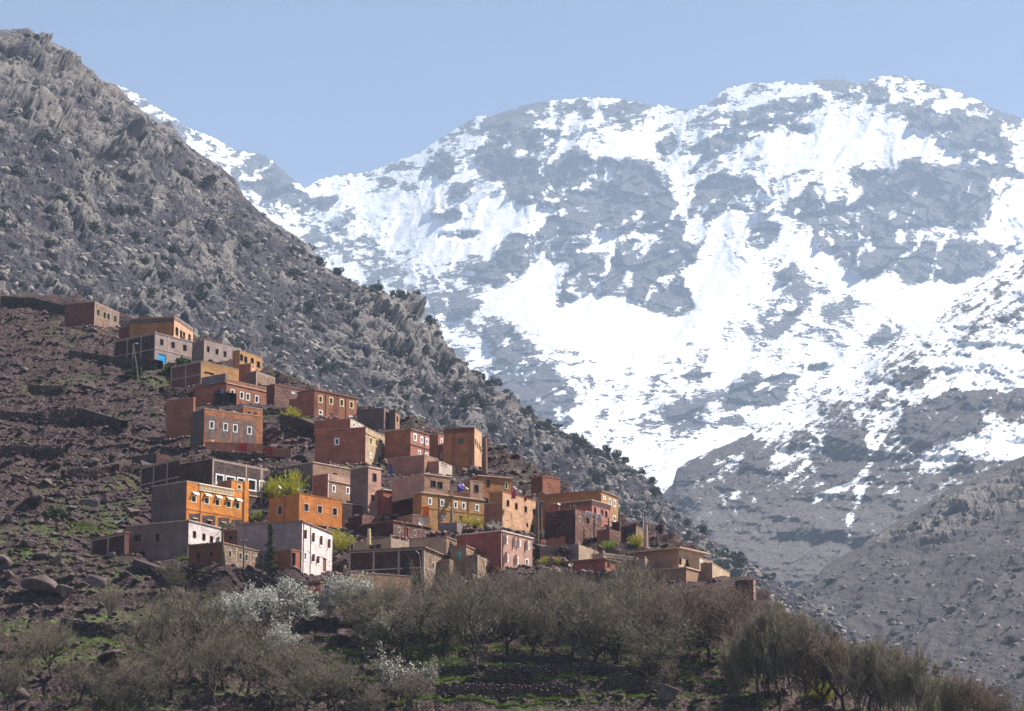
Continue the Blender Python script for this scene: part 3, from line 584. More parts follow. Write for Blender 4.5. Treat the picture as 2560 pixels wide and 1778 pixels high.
def strip(h, fc, y, th_=.18, proud=.05, mat=EAVE, name='cornice', x=None):
    """horizontal band along a face, at the height seen at pixel (x, y)"""
    s, z = hit(h, fc, x if x is not None else 0, y) if x is not None else (0, 0)
    ln = h.a if fc == 'R' else h.b; return face_box(h, fc, -.0 + .01, ln - .01, z, z + th_, -.05, proud, mat, name)
def bar(h, fc, x, w_, mat=PIPE, proud=.08, name='drain_pipe', y0=None, y1=None):
    ym = C_mid(h, fc); s, z = hit(h, fc, x, ym); z1 = hit(h, fc, x, y0)[1] if y0 is not None else h.H - .05; z0 = hit(h, fc, x, y1)[1] if y1 is not None else -1.5
    return face_box(h, fc, s - w_ / 2, s + w_ / 2, z0, z1, -.03, proud, mat, name)
def C_mid(h, fc):
    u, v = project(h.p0 + np.array([0, 0, h.H / 2])); a = ZM[h.z]; return (v - a[1]) / a[2]
def panel(h, fc, x0, x1, y0, y1, mat, proud, name):
    s0 = hit(h, fc, x0, (y0 + y1) / 2)[0]; s1 = hit(h, fc, x1, (y0 + y1) / 2)[0]; s0, s1 = min(s0, s1), max(s0, s1)
    z1 = hit(h, fc, (x0 + x1) / 2, y0)[1]; z0 = hit(h, fc, (x0 + x1) / 2, y1)[1]
    return face_box(h, fc, s0, s1, z0, z1, -.05, proud, mat, name)
def W(fc, st, wd, hg, *pts, pm=None): return [(fc, x, y, wd, hg, st) + ((pm,) if pm else ()) for x, y in pts]

# ---- top of the village
house('stone_house', 'A', (545, 85), 440, (130, 135), (905, 255), DARKBR, STONEB, 'bare stone house with four small windows at the top end of the village', win=W('R', 'g', 46, 105, (605, 240), (698, 278), (752, 298), (850, 330)), frame='R', roof='eave', over=.08, eave=CONC)
h = house('plastered_house', 'A', (1690, 295), 660, (1060, 345), (1970, 510), OCHRE, PEACH, 'peach plastered house with a grey parapet band above the blue-doored block house', win=W('R', 'b', 40, 120, (1735, 510)) + W('R', 'b', 32, 112, (1795, 548), (1838, 572), (1915, 605)), ph=.6)
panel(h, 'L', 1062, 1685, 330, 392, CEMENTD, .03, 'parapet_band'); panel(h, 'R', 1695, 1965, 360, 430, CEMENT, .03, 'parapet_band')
house('earth_shed', 'A', (1320, 422), 612, (900, 468), (1395, 455), DARKBR, BROWN, 'low dark earth shed between the bare stone house and the peach house', roof='eave', over=.1, eave=BROWN)
h = house('block_house', 'A', (1415, 535), 985, (830, 655), (1955, 665), STONED, BLOCK, 'concrete block house with a bright blue double door', win=W('R', 'd', 50, 84, (1518, 665), (1680, 705), (1850, 745)) + [('R', 1520, 915, 112, 158, 'D:blue')], roof='eave', over=.1, eave=CONC, frame='L')
strip(h, 'R', 760, .22, .06, CONC, 'floor_beam', 1420); bar(h, 'R', 1605, .25, CONC, .04, 'pillar'); panel(h, 'R', 1430, 1600, 800, 990, PINK, .012, 'plaster_patch') if False else None
house('block_house', 'Z1', (1175, 375), 530, (1098, 386), (1440, 437), BLOCKG, BLOCK, 'long pinkish concrete block storey with four openings above the mustard wall', win=W('R', 'd', 20, 40, (1208, 440), (1270, 458), (1328, 475), (1392, 490)), roof='none', frame='R')
house('plastered_house', 'Z1', (1432, 448), 595, (1408, 446), (1597, 503), OCHRE, MUSTARD, 'small mustard house with four dark openings joined to the block storey', win=W('R', 'd', 22, 45, (1447, 500), (1477, 515), (1524, 526), (1568, 550)), roof='par', ph=.3)
h = house('plastered_house', 'Z1', (1155, 525), 715, (940, 560), (1520, 602), DARKBR, MUSTARD, 'mustard plastered house with a long blank wall and a dark stone side', win=W('R', 'd', 70, 14, (1215, 612)), frame='L', ph=.4)
house('turret', 'Z1', (1513, 542), 690, (1430, 556), (1546, 556), TERRA, PEACH, roof='par', ph=.3, win=W('R', 'd', 8, 12, (1530, 565)), into=h)
house('stone_shed', 'Z1', (1550, 602), 705, (1500, 612), (1688, 650), STONER, STONEB, 'roofless reddish stone annex beside the mustard blank wall', roof='eave', over=.06, eave=CONC, frame='R')
h = house('plastered_house', 'Z1', (1335, 655), 842, (1110, 690), (1690, 728), TERRA, BROWN, 'brown house with five white-framed windows in one row below the mustard wall', win=W('R', 'w', 29, 54, (1382, 755), (1449, 772), (1493, 783), (1557, 800), (1638, 818)), ph=.7)
strip(h, 'R', 684, .14, .14, EAVE, 'cornice', 1337); strip(h, 'L', 684, .14, .14, BROWN, 'cornice', 1333)
house('roof_wall', 'Z1', (1330, 612), 662, (1160, 641), (1336, 612), BLOCKG, BLOCKG, roof='none', onface=(h, 'R', .02), into=h)
house('earth_house', 'Z1', (1682, 697), 850, (1640, 702), (1905, 737), DARKBR, STONER, 'dark red earth house behind the wooden pole with the satellite dish', roof='eave', over=.08, eave=BROWN)
# ---- big brown house with grey panels
h = house('panelled_house', 'B', (580, 860), 1385, (410, 890), (1368, 952), CEMENTD, CLAY, 'brown-orange house with grey wall panels and four large white window frames', win=W('R', 'w', 64, 108, (688, 1078), (872, 1105), (1000, 1123), (1190, 1152), pm=PANEL_) + W('R', 'w', 26, 80, (700, 1325)) + W('R', 'd', 40, 50, (915, 1345)) + W('R', 'W', 50, 82, (1183, 1378)), ph=.4, eave=EAVEL)
for x0, x1, y0 in ((600, 766, 0), (782, 938, 24), (960, 1088, 46), (1106, 1276, 64)):
    ww = [q for q in ((688, 1078), (872, 1105), (1000, 1123), (1190, 1152)) if x0 < q[0] < x1][0]
    panel(h, 'R', x0, x1, 955 + y0, 1015 + y0, CEMENT, .022, 'grey_panel')
    for (a_, b_) in ((x0, ww[0] - 33), (ww[0] + 33, x1)): panel(h, 'R', a_, b_, 1022 + y0, 1262 + y0, CEMENT, .02, 'grey_panel')
    panel(h, 'R', ww[0] - 33, ww[0] + 33, ww[1] + 56, 1262 + y0, CEMENT, .02, 'grey_panel')
house('roof_room', 'B', (1105, 835), 945, (1060, 842), (1366, 873), BROWN, CLAY, roof='par', ph=.3, onface=(h, 'R', .03), into=h, win=W('R', 'b', 40, 26, (1190, 912), (1268, 922)), eave=EAVEL)
house('earth_wall', 'B', (435, 715), 1250, (85, 828), (460, 725), BROWN, BROWN, 'tall blank brown earth house end wall beside the grey-panelled house', roof='par', ph=.3, cat='house')
# ---- brown house with yellow windows, grey ruin
h = house('plastered_house', 'E', (540, 95), 575, (280, 140), (1225, 232), TERRA, BROWN, 'two-storey brown house with four pale yellow windows upstairs', win=W('R', 'y', 66, 118, (645, 245), (815, 272), (985, 302), (1140, 335)) + W('R', 'w', 58, 78, (648, 455)) + W('R', 'w', 56, 56, (1128, 537)) + [('R', 815, 525, 50, 110, 'door')], roof='eave', over=.15, eave=BROWN)
for x, w_ in ((728, .16), (1050, .16)): bar(h, 'R', x, w_, PIPE)
panel(h, 'R', 852, 940, 160, 640, DARKBR, .02, 'dark_render_strip'); panel(h, 'R', 548, 600, 110, 600, DARKBR, .02, 'dark_render_strip')
house('earth_house', 'E', (287, 225), 410, (145, 262), (532, 262), TERRA, REDW, 'low red terrace house with a satellite dish on its roof', roof='par', ph=.4)
house('ruined_house', 'E', (1655, 380), 745, (1235, 412), (1745, 412), CEMENTD, CEMENT, 'dark grey ruined house against the far mountainside', win=W('R', 'd', 26, 70, (1700, 472)), roof='par', ph=.3, coping=False)
house('ruined_tower', 'E', (1838, 432), 730, (1745, 440), (1912, 482), CEMENTD, TAUPE, 'narrow grey ruined tower with one slit window', win=W('R', 'd', 20, 85, (1872, 562)), roof='eave', over=.12, eave=CEMENTD)
# ---- red-brown house with beige front
h = house('plastered_house', 'E', (1360, 692), 1300, (560, 775), (1725, 880), TERRA, BEIGE, 'tall red-brown house with a beige lit front and two tall doorways', ph=.8, win=W('R', 'y', 46, 130, (1450, 912), (1540, 942), pm=PANEL_) + W('R', 'W', 52, 80, (1658, 967)) + W('R', 'W', 34, 86, (1443, 1143)) + W('R', 'd', 42, 155, (1588, 1240), (1650, 1250)) + W('L', 'W', 80, 115, (908, 920)))
strip(h, 'R', 785, .16, .1, BEIGE, 'cornice', 1362); strip(h, 'L', 785, .12, .06, TERRA, 'cornice', 1358)
house('upper_storey', 'E', (1120, 557), 770, (545, 607), (1345, 662), TERRA, PALE, roof='par', ph=.35, onface=(h, 'L', .02), into=h, win=W('R', 'w', 38, 90, (1180, 655)) + W('R', 'w', 40, 70, (1270, 668)))
# ---- mauve houses
h = house('plastered_house', 'F', (650, 577), 1060, (260, 612), (1066, 690), BROWN, MAUVE, 'mauve-brown house with thick white window surrounds in two rows', win=W('R', 'W', 50, 118, (722, 697)) + W('R', 'W', 44, 104, (825, 737), (902, 764)) + W('R', 'W', 46, 112, (998, 780)) + W('R', 'W', 48, 95, (787, 942), (895, 978), (980, 995)), roof='eave', over=.15, eave=TAUPE)
strip(h, 'R', 805, .14, .1, TAUPE, 'cornice', 652); bar(h, 'R', 862, .14)
house('plastered_house', 'F', (1074, 648), 1090, (1022, 640), (1270, 712), BROWN, MAUVE, 'narrow mauve-brown house with four white windows stepping forward of its neighbour', win=W('R', 'W', 38, 104, (1128, 764), (1220, 805)) + W('R', 'W', 34, 92, (1125, 977), (1218, 992)), roof='par', ph=.3)
h = house('tower_house', 'F', (1634, 546), 1180, (1165, 566), (1745, 700), CLAY, PEACH, 'tall orange house with a slatted roof railing and narrow side windows', win=W('L', 'b', 92, 88, (1425, 757), pm=PANEL_) + W('R', 'd', 12, 90, (1651, 762), (1677, 805), (1705, 838), (1731, 882)), roof='par', ph=.15)
for x in (1570, 1315): bar(h, 'L', x, .55, BROWN, .03, 'pilaster')
strip(h, 'L', 605, .15, .05, TERRA, 'cornice', 1632)
n = 26
for i in range(n):
    s = h.b * (i + .5) / n; face_box(h, 'L', s - .09, s + .09, h.H - .75, h.H + .04, .0, .05, DARKBR, 'railing_slat')
h = house('plastered_house', 'F', (862, 970), 1296, (300, 1032), (1078, 1040), MAUVE, TAUPE, 'long mauve earth house with a blue-grey door', win=[('L', 345, 1200, 60, 172, 'D:navy')], roof='par', ph=.4)
house('plastered_house', 'F', (1087, 1064), 1292, (790, 1100), (1545, 1240), MAUVE, PALE, 'low mauve house with a pale parapet and white corner under the narrow mauve-brown house', roof='par', ph=.5, eave=EAVEL, win=W('R', 'd', 90, 40, (1165, 1125)) + W('R', 'w', 20, 50, (1225, 1280)))
# ---- grey house with a pink front tower
h = house('cement_house', 'D', (980, 162), 500, (640, 222), (1412, 240), CEMENT, TAUPE, 'grey cement house with a long plain roof line behind the yellow willow', roof='eave', over=.1, win=W('R', 'd', 46, 22, (1230, 287)))
h = house('tower_house', 'D', (1593, 213), 745, (1400, 240), (1742, 237), CEMENT, PINK, 'pinkish tower house with two dark windows one above the other', win=W('R', 'b', 46, 92, (1668, 328)) + W('R', 'b', 38, 66, (1649, 552)), roof='eave', over=.12)
h = house('plastered_house', 'D', (1148, 287), 625, (985, 300), (1592, 372), TERRA, TAUPE, 'olive-brown house with a pink parapet and three white windows', win=W('R', 'w', 40, 80, (1217, 453), (1372, 474), (1530, 506)) + W('R', 'd', 40, 26, (1377, 600)), ph=1.0)
panel(h, 'R', 1152, 1588, 332, 398, PINK, .03, 'parapet_band'); strip(h, 'R', 362, .12, .12, EAVE, 'cornice', 1150); bar(h, 'R', 1153, .1, FW, .05, 'drain_pipe')
house('stone_shed', 'D', (1318, 614), 770, (1290, 616), (1594, 645), STONED, STONED, 'dark stone terrace house below the olive-brown house', roof='par', ph=.3)
# ---- dark stone house and its neighbour behind the orange house
h = house('stone_house', 'C', (1105, 132), 720, (720, 203), (1792, 262), STONED, STONEP, 'dark stone house with big white-framed windows behind the balustraded orange house', win=W('R', 'W', 105, 120, (1207, 376)) + W('R', 'W', 122, 110, (1335, 395)) + W('R', 'W', 96, 110, (1462, 412)) + W('R', 'W', 106, 146, (1595, 450)) + W('R', 'W', 84, 140, (1720, 464)) + W('R', 'g', 38, 78, (1718, 737)) + W('R', 'd', 44, 56, (1660, 905), (1745, 908)), ph=.5, frame='R', deep=3.5)
strip(h, 'R', 500, .2, .1, EAVE, 'cornice', 1108)
house('stone_house', 'C', (728, 127), 560, (250, 237), (800, 138), STONED, STONED, 'dark purple stone house with concrete posts above the rubble slope', ph=.4, frame='L')
# ---- the orange house
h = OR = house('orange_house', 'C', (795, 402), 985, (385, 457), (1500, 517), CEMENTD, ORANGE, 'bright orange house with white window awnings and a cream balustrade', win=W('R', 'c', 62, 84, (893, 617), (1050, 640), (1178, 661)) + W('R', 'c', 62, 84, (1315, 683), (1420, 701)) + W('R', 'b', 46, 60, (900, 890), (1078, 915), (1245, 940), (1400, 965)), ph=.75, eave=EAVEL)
aw = MB()                                                     # scalloped awnings
for x, y in ((905, 556), (1052, 575), (1187, 598), (1320, 618), (1428, 634)):
    s, z = hit(h, 'R', x, y); mb = MB(); w_ = .58
    for k in range(6):
        a0 = s - w_ + 2 * w_ * k / 6; a1 = s - w_ + 2 * w_ * (k + 1) / 6 - .012
        mb.poly([(a0, -.02, z + .28), (a1, -.02, z + .28), (a1, -.42, z + .05), (a0, -.42, z + .05)]); mb.poly([(a0, -.42, z + .05), (a1, -.42, z + .05), (a1, -.44, z - .13), ((a0 + a1) / 2, -.44, z - .19), (a0, -.44, z - .13)])
        mb.poly([(a0, -.42, z + .03), (a1, -.42, z + .03), (a1, -.02, z + .26), (a0, -.02, z + .26)][::1])
    place(h, mb.build('awning', FW))
for x0, x1, y0, wx in ((832, 968, 795, 900), (992, 1150, 818, 1078), (1184, 1320, 842, 1245), (1348, 1476, 866, 1400)):
    s_, z_ = hit(h, 'R', wx, y0 + 62)
    face_box(h, 'R', s_ - .5, s_ + .5, z_, z_ + .12, -.05, .22, EAVEL, 'lintel')
    for (a_, b_) in ((x0, wx - 24), (wx + 24, x1)): panel(h, 'R', a_, b_, y0, y0 + 190, STONEP, .02, 'stone_panel')
    panel(h, 'R', wx - 24, wx + 24, y0, y0 + 60, STONEP, .018, 'stone_panel')
strip(h, 'R', 738, .12, .05, ORANGE2, 'cornice', 797); bar(h, 'R', 970, .08, RUST, .07); bar(h, 'R', 1484, .08, RUST, .07)
s0, z0 = hit(h, 'R', 952, 470); s1, _ = hit(h, 'R', 1368, 520); zt = h.H
face_box(h, 'R', s0, s1, zt - .12, zt + .02, .02, .16, CREAM, 'balustrade_rail'); face_box(h, 'R', s0, s1, zt - 1.0, zt - .9, .02, .14, CREAM, 'balustrade_rail')
nb = 26; me_b = None
for i in range(nb):
    s = s0 + (s1 - s0) * (i + .5) / nb; mb = MB()
    prof = [(.0, .04), (.12, .075), (.3, .085), (.5, .05), (.7, .035), (.78, .06)]
    if me_b is None:
        for (za, ra), (zb_, rb) in zip(prof[:-1], prof[1:]):
            for k in range(6):
                t0, t1 = k * math.pi / 3, (k + 1) * math.pi / 3; q = lambda r, z, t: (r * math.cos(t), r * math.sin(t), z)
                mb.poly([q(ra, za, t0), q(ra, za, t1), q(rb, zb_, t1), q(rb, zb_, t0)])
        o = mb.build('baluster', CREAM); me_b = o.data
    else: o = link('baluster', me_b)
    o.parent = h.root; o.location = (s, -.09, zt - .9)
hr = house('roof_room', 'C', (1345, 388), 520, (1180, 432), (1540, 414), BROWN, ORANGE, roof='par', ph=.25, onface=(h, 'R', .05), into=h, win=W('R', 'c', 50, 60, (1443, 472)))
panel(h, 'R', 1500, 1546, 520, 1010, ORANGE, .10, 'corner_pier') if False else None
pr = face_box(h, 'R', h.a + .01, h.a + .9, -2, h.H + 1.6, -1.2, .1, ORANGE, 'corner_pier')
# ---- flat orange house
h = house('orange_house', 'D', (828, 507), 905, (500, 552), (1312, 568), ORANGE2, ORANGE2, 'flat burnt-orange house with four pink-framed windows', win=W('L', 'p', 64, 108, (618, 692)) + W('R', 'p', 60, 92, (912, 661), (1062, 683), (1228, 708)), ph=.4, eave=ORANGE2)
bar(h, 'L', 668, .1, RUST, .06)
panel(h, 'R', 860, 1300, 862, 940, pane_shade_mat((0.02, 0.014, 0.012)), .012, 'undercroft_shade');  # dark sheet laid on the wall, painting the shade of the open undercroft
for x in (990, 1148): bar(h, 'R', x, .3, CONC, .06, 'pillar', 850)
# ---- grey house with a white lit end, and the low stone house in front
h = house('cement_house', 'C', (820, 882), 1350, (70, 977), (1225, 1002), CEMENT, WHITEP, 'grey cement house whose narrow end wall is lime white in the sun', win=W('L', 'd', 78, 78, (213, 1092)) + W('L', 'd', 44, 92, (455, 1082)) + W('L', 'd', 66, 78, (270, 1288)) + W('R', 'b', 40, 84, (900, 1047), (1013, 1077), (1105, 1106), pm=PANER), roof='eave', over=.16, eave=EAVE)
panel(h, 'R', 824, 1220, 905, 928, CEMENTD, .02, 'rain_stain_band') if False else None
h = house('stone_house', 'C', (1228, 1150), 1405, (826, 1184), (1742, 1268), DARKBR, STONEB, 'low field-stone house with four small windows in front of the grey cement house', win=W('R', 'g', 40, 90, (1330, 1283), (1455, 1310), (1527, 1325), (1648, 1355), pm=PANER) + W('L', 'd', 36, 72, (948, 1302)) + W('L', 'd', 32, 56, (1105, 1283)), frame='R', roof='eave', over=.14, eave=TAUPE, Y=381, deep=4)
house('stone_shed', 'Z2', (370, 828), 1025, (92, 885), (392, 835), STONED, DARKBR, 'dark stone shed with posts at the left end of the grey cement house', roof='eave', over=.1, eave=BROWN, frame='L')
# ---- white-pink house
h = house('whitewashed_house', 'D', (858, 817), 1395, (150, 882), (1202, 962), LILAC, WHITEP, 'pinkish-white house with two rows of white-framed windows and dark drain pipes', win=W('R', 'W', 42, 128, (900, 962), (988, 995), (1075, 1029), (1163, 1064)) + W('R', 'W', 36, 108, (900, 1200), (988, 1222), (1040, 1243)) + [('R', 1115, 1295, 36, 150, 'door')] + W('R', 'W', 26, 62, (1163, 1263)), roof='eave', over=.18, eave=TAUPE)
bar(h, 'R', 876, .12); bar(h, 'R', 955, .12)
strip(h, 'R', 1128, .05, .02, CEMENT, 'cornice', 862)
for x, y in ((900, 962), (988, 995), (1075, 1029), (1163, 1064), (988, 1222), (1040, 1243)):   # half-open shutters
    s, z = hit(h, 'R', x, y); mb = MB(); hh = .62 if y < 1100 else .5; mb.box(s - .44, -.42, z - hh, s - .40, -.05, z + hh); place(h, mb.build('shutter', RUST))
house('earth_shed', 'D', (742, 1132), 1345, (510, 1162), (842, 1150), BROWN, TERRA, 'small earth shed with a tall doorway against the pinkish-white house', win=[('R', 768, 1250, 46, 180, 'd')], roof='eave', over=.08, eave=TAUPE, Y=385, deep=4)
# ---- big ochre house in the middle
h = OC = house('ochre_house', 'G', (735, 345), 745, (640, 372), (1486, 441), OCHRE, MUSTARD, 'large mustard house with five white-framed windows and colourful bedding on its balcony', win=W('R', 'w', 46, 84, (838, 448)) + W('R', 'w', 47, 84, (983, 468), (1145, 491), (1240, 503), (1402, 526)) + W('R', 'w', 34, 58, (992, 641)) + W('R', 'w', 32, 54, (1408, 682)) + [('R', 1207, 672, 46, 104, 'door')], roof='eave', over=.16, eave=EAVE)
bar(h, 'R', 945, .07, PIPE); bar(h, 'R', 1093, .07, PIPE); bar(h, 'R', 1297, .1, RUST); strip(h, 'R', 525, .12, .05, OCHRE, 'cornice', 740)
house('upper_storey', 'G', (770, 122), 347, (380, 156), (1078, 162), PINK, TAUPE, roof='eave', over=.12, onface=(h, 'R', .12), into=h, win=W('R', 'b', 68, 88, (875, 241), (957, 256)), eave=EAVE)
house('upper_storey', 'G', (1318, 197), 432, (1240, 202), (1473, 216), TAUPE, TAUPE, roof='par', ph=.3, onface=(h, 'R', .12), into=h, win=W('R', 'b', 58, 92, (1392, 296)))
s0, _ = hit(h, 'R', 1076, 400); s1, _ = hit(h, 'R', 1316, 400)
face_box(h, 'R', s0, s1, h.H + .9, h.H + 1.0, -.1, .0, TAUPE, 'balcony_rail')
for i in range(18):
    s = s0 + (s1 - s0) * (i + .5) / 18; face_box(h, 'R', s - .05, s + .05, h.H + .16, h.H + .9, -.09, -.02, TAUPE if i < 4 else DARKBR, 'baluster')
house('ochre_house', 'G', (1420, 145), 520, (1240, 205), (1812, 190), OCHRE, OCHRE, 'ochre house with a projecting roof slab behind the peach terrace house', win=W('R', 'b', 44, 84, (1535, 232)) + W('R', 'd', 52, 66, (1510, 442)) + W('R', 'b', 36, 32, (1600, 392)) + W('R', 'c', 40, 84, (1752, 258)), roof='eave', over=.25, eave=EAVE, th=26)
h = TH = house('terrace_house', 'G', (1705, 335), 800, (1610, 345), (2195, 472), OCHRE, PEACH, 'long peach terrace house with laundry hung from its orange parapet', win=W('R', 'b', 32, 78, (1770, 470), (1870, 507), (1983, 542), (2083, 577)) + W('R', 'd', 18, 50, (2003, 730)) + [('R', 2068, 800, 42, 135, 'door')], ph=.8, eave=ORANGE2)
panel(h, 'R', 1720, 2190, 378, 440, ORANGE2, .03, 'parapet_band') if False else None
house('stone_house', 'G', (1688, 462), 800, (1488, 490), (1902, 548), BROWN, STONEB, 'brown earth house with five tall openings below the peach terrace house', win=W('R', 'd', 30, 88, (1712, 645), (1757, 658), (1800, 675), (1842, 692), (1882, 712)), roof='par', ph=.3, frame='')
house('ruined_house', 'G', (700, 397), 635, (280, 452), (735, 404), STONED, STONED, 'dark roofless stone house with a strip of blue sheeting on its wall', roof='par', ph=.4, coping=False)
house('earth_house', 'G', (278, 312), 600, (205, 326), (705, 372), REDW, TERRA, 'dark red earth house with straw along its eaves', roof='eave', over=.2, eave=EAVEL, win=W('R', 'd', 24, 44, (370, 400)))
house('cement_house', 'G', (628, 607), 765, (450, 652), (838, 634), TAUPE, CEMENT, 'small grey cement house with a satellite dish below the red and orange blanket', roof='par', ph=.3)
h = house('earth_house', 'G', (398, 687), 890, (0, 748), (852, 772), STONED, STONER, 'dark brown low house with a red door below the satellite dish', win=W('R', 'g', 32, 74, (465, 790), (655, 827), (790, 852)) + [('R', 558, 838, 38, 130, 'D:red')], roof='eave', over=.2, eave=BROWN)
house('block_wall_house', 'G', (1160, 700), 845, (950, 706), (1235, 735), BLOCKG, BLOCKG, 'plain grey block hut with a lamp post standing behind it', roof='par', ph=.3, coping=False)
h = house('pink_house', 'G', (1690, 806), 1265, (1160, 852), (2062, 892), REDW, PINK, 'pink house with white windows on the lit side and a dark red blank side', win=W('R', 'w', 40, 92, (1748, 909)) + W('R', 'w', 38, 88, (1855, 938), (1902, 948)) + W('R', 'w', 42, 96, (2003, 977)) + W('R', 'w', 40, 88, (1757, 1126)) + W('R', 'w', 40, 90, (1875, 1156), (1995, 1180)), roof='eave', over=.14, eave=EAVEL)
bar(h, 'R', 1706, .14, PIPE); bar(h, 'R', 1690, .0) if False else None
for x, y in ((1748, 909), (1855, 938), (1902, 948), (2003, 977), (1757, 1126), (1875, 1156)):
    s, z = hit(h, 'R', x, y); mb = MB(); mb.box(s - .50, -.40, z - .75, s - .46, -.05, z + .75); place(h, mb.build('shutter', FP))
# ---- lower block and stone houses
house('block_house', 'I', (1362, 168), 430, (1010, 203), (1468, 216), BLOCKB, STONEB, 'sand-coloured block house with a field-stone end wall', win=W('R', 'g', 24, 58, (1390, 280), (1435, 300)), roof='eave', over=.1, eave=TAUPE)
house('block_house', 'I', (832, 172), 345, (480, 207), (1008, 200), BLOCKB, BLOCKB, 'unfinished sand-coloured block house with a wide double window', win=W('L', 'd', 52, 88, (655, 287)) + W('L', 'd', 48, 80, (714, 272)), roof='par', ph=.3, coping=False)
h = house('stone_house', 'I', (1147, 267), 640, (430, 347), (1392, 386), STONED, STONEB, 'large dark stone house with a striped carpet hung on its wall', win=W('L', 'd', 62, 66, (975, 427)) + W('R', 'g', 22, 70, (1235, 440), (1285, 462)) + W('R', 'd', 20, 60, (1335, 482)), frame='LR', roof='eave', over=.3, eave=TAUPE)
h = house('plastered_house', 'I', (440, 497), 730, (130, 575), (1052, 514), DARKBR, TAUPE, 'plain earth-brown house with a long blank front above the white blossom', win=W('L', 'g', 34, 80, (222, 682)), frame='L', roof='par', ph=.4)
house('stone_house', 'I', (1552, 252), 525, (1468, 258), (1672, 302), TAUPE, STONEB, 'mossy stone house with teal washing hung at its side', win=W('R', 'g', 20, 62, (1583, 372), (1635, 397)), roof='eave', over=.12, eave=TAUPE)
house('stone_shed', 'I', (1660, 335), 560, (1610, 345), (1880, 440), STONEB, STONEB, 'framed field-stone annex leaning against the dark red side of the pink house', frame='R', roof='par', ph=.2, coping=False, win=W('R', 'd', 60, 60, (1770, 480)))
house('stone_shed', 'I', (1392, 385), 560, (1340, 392), (1552, 448), STONEB, STONEB, 'low field-stone terrace house between the dark stone house and the mossy one', roof='par', ph=.3, win=W('R', 'd', 20, 50, (1440, 470), (1500, 490)))
# ---- right end of the village
house('brown_house', 'Z5', (215, 122), 300, (110, 128), (386, 130), DARKBR, BROWN, 'plain brown house on the ridge behind the rubble bank', roof='eave', over=.06, eave=BROWN)
h = house('ochre_house', 'Z5', (780, 260), 560, (180, 297), (938, 322), OCHRE, MUSTARD, 'long ochre house with a grey balcony at the right of the village', win=W('R', 'w', 22, 36, (806, 325)) + W('R', 'w', 24, 64, (862, 362), (904, 378)) + W('R', 'w', 26, 60, (903, 523)), roof='eave', over=.14, eave=TAUPE)
h = house('pink_house', 'Z5', (690, 345), 600, (290, 385), (872, 392), REDW, MAUVE, 'mauve house under the grey balcony with three small windows', win=W('R', 'b', 22, 62, (718, 442), (785, 466), (825, 482)), roof='par', ph=.9, eave=EAVEL)
for fc in 'RL':
    ln = h.a if fc == 'R' else min(h.b, 6)
    for i in range(int(ln / .35)): face_box(h, fc, .1 + i * .35, .28 + i * .35, h.H - .75, h.H - .1, -.05, .06, CEMENTD, 'baluster')
house('stone_house', 'Z5', (530, 432), 700, (240, 452), (782, 482), STONED, STONER, 'reddish stone house with laundry strung along its top', win=W('R', 'g', 22, 54, (570, 527)) + W('R', 'd', 26, 54, (650, 542)), roof='par', ph=.3, coping=False)  # left wall given the darker stone, its shade painted into the colour
house('stone_shed', 'Z5', (858, 625), 760, (790, 632), (1032, 662), DARKBR, STONER, 'low red stone shed beside the laundry house', roof='par', ph=.25, coping=False)
house('stone_house', 'Z5', (1112, 592), 790, (965, 600), (1216, 632), STONED, STONEB, 'square stone house shell with a tall corner post at the village edge', roof='open', win=W('L', 'd', 100, 130, (1050, 690)))
h = house('flat_roofed_house', 'Z5', (1520, 812), 1040, (1090, 880), (1756, 882), TAUPE, BEIGE, 'tan flat-roofed house with a wide projecting roof slab', win=W('R', 'd', 24, 62, (1533, 930), (1600, 947), (1665, 970)), roof='eave', over=.7, eave=EAVE)
house('plastered_house', 'Z5', (1718, 905), 1030, (1690, 908), (1842, 938), BEIGE, BEIGE, 'small sunlit annex with one white window beside the projecting roof slab', win=W('R', 'w', 24, 40, (1728, 935)), roof='par', ph=.25)
house('plastered_house', 'Z5', (1592, 997), 1140, (1338, 1032), (2010, 1112), TAUPE, TAUPE, 'low earth terrace house above the bare walnut trees', roof='eave', over=.15, eave=EAVE)
house('plastered_house', 'Z5', (1842, 950), 1080, (1800, 955), (2008, 1050), TAUPE, BEIGE, 'long low tan wall house at the far right end of the village', roof='par', ph=.3)
h = house('earth_house', 'Z5', (815, 912), 1040, (460, 937), (1045, 972), REDW, TERRA, 'small red earth hut with two windows above the orchard', win=W('R', 'd', 20, 44, (848, 965)) + W('R', 'd', 20, 34, (925, 990)) + W('R', 'w', 22, 66, (1003, 1025)), roof='eave', over=.25, eave=TAUPE)
house('block_house', 'Z5', (562, 768), 890, (190, 802), (800, 862), BLOCKG, BLOCKB, 'long unfinished block wall house behind the small red hut', roof='par', ph=.3, coping=False)
house('block_house', 'Z5', (1200, 907), 1030, (1160, 905), (1482, 968), BLOCKB, BLOCKB, 'brown block wall house joined to the tan flat-roofed house', roof='par', ph=.25, coping=False, win=W('R', 'd', 30, 40, (1300, 985)))
house('block_house', 'Z5', (800, 862), 985, (740, 860), (1195, 915), BLOCKB, BLOCKB, 'unfinished block frame house with open bays behind the small red hut', roof='eave', over=.1, eave=CONC, win=W('R', 'd', 80, 50, (870, 925), (960, 935), (1060, 945), (1150, 955)), frame='R')
house('stone_house', 'Z5', (2236, 1106), 1310, (2060, 1117), (2256, 1114), STONED, TAUPE, 'dark stone house shell standing alone at the end of the ridge', roof='open')
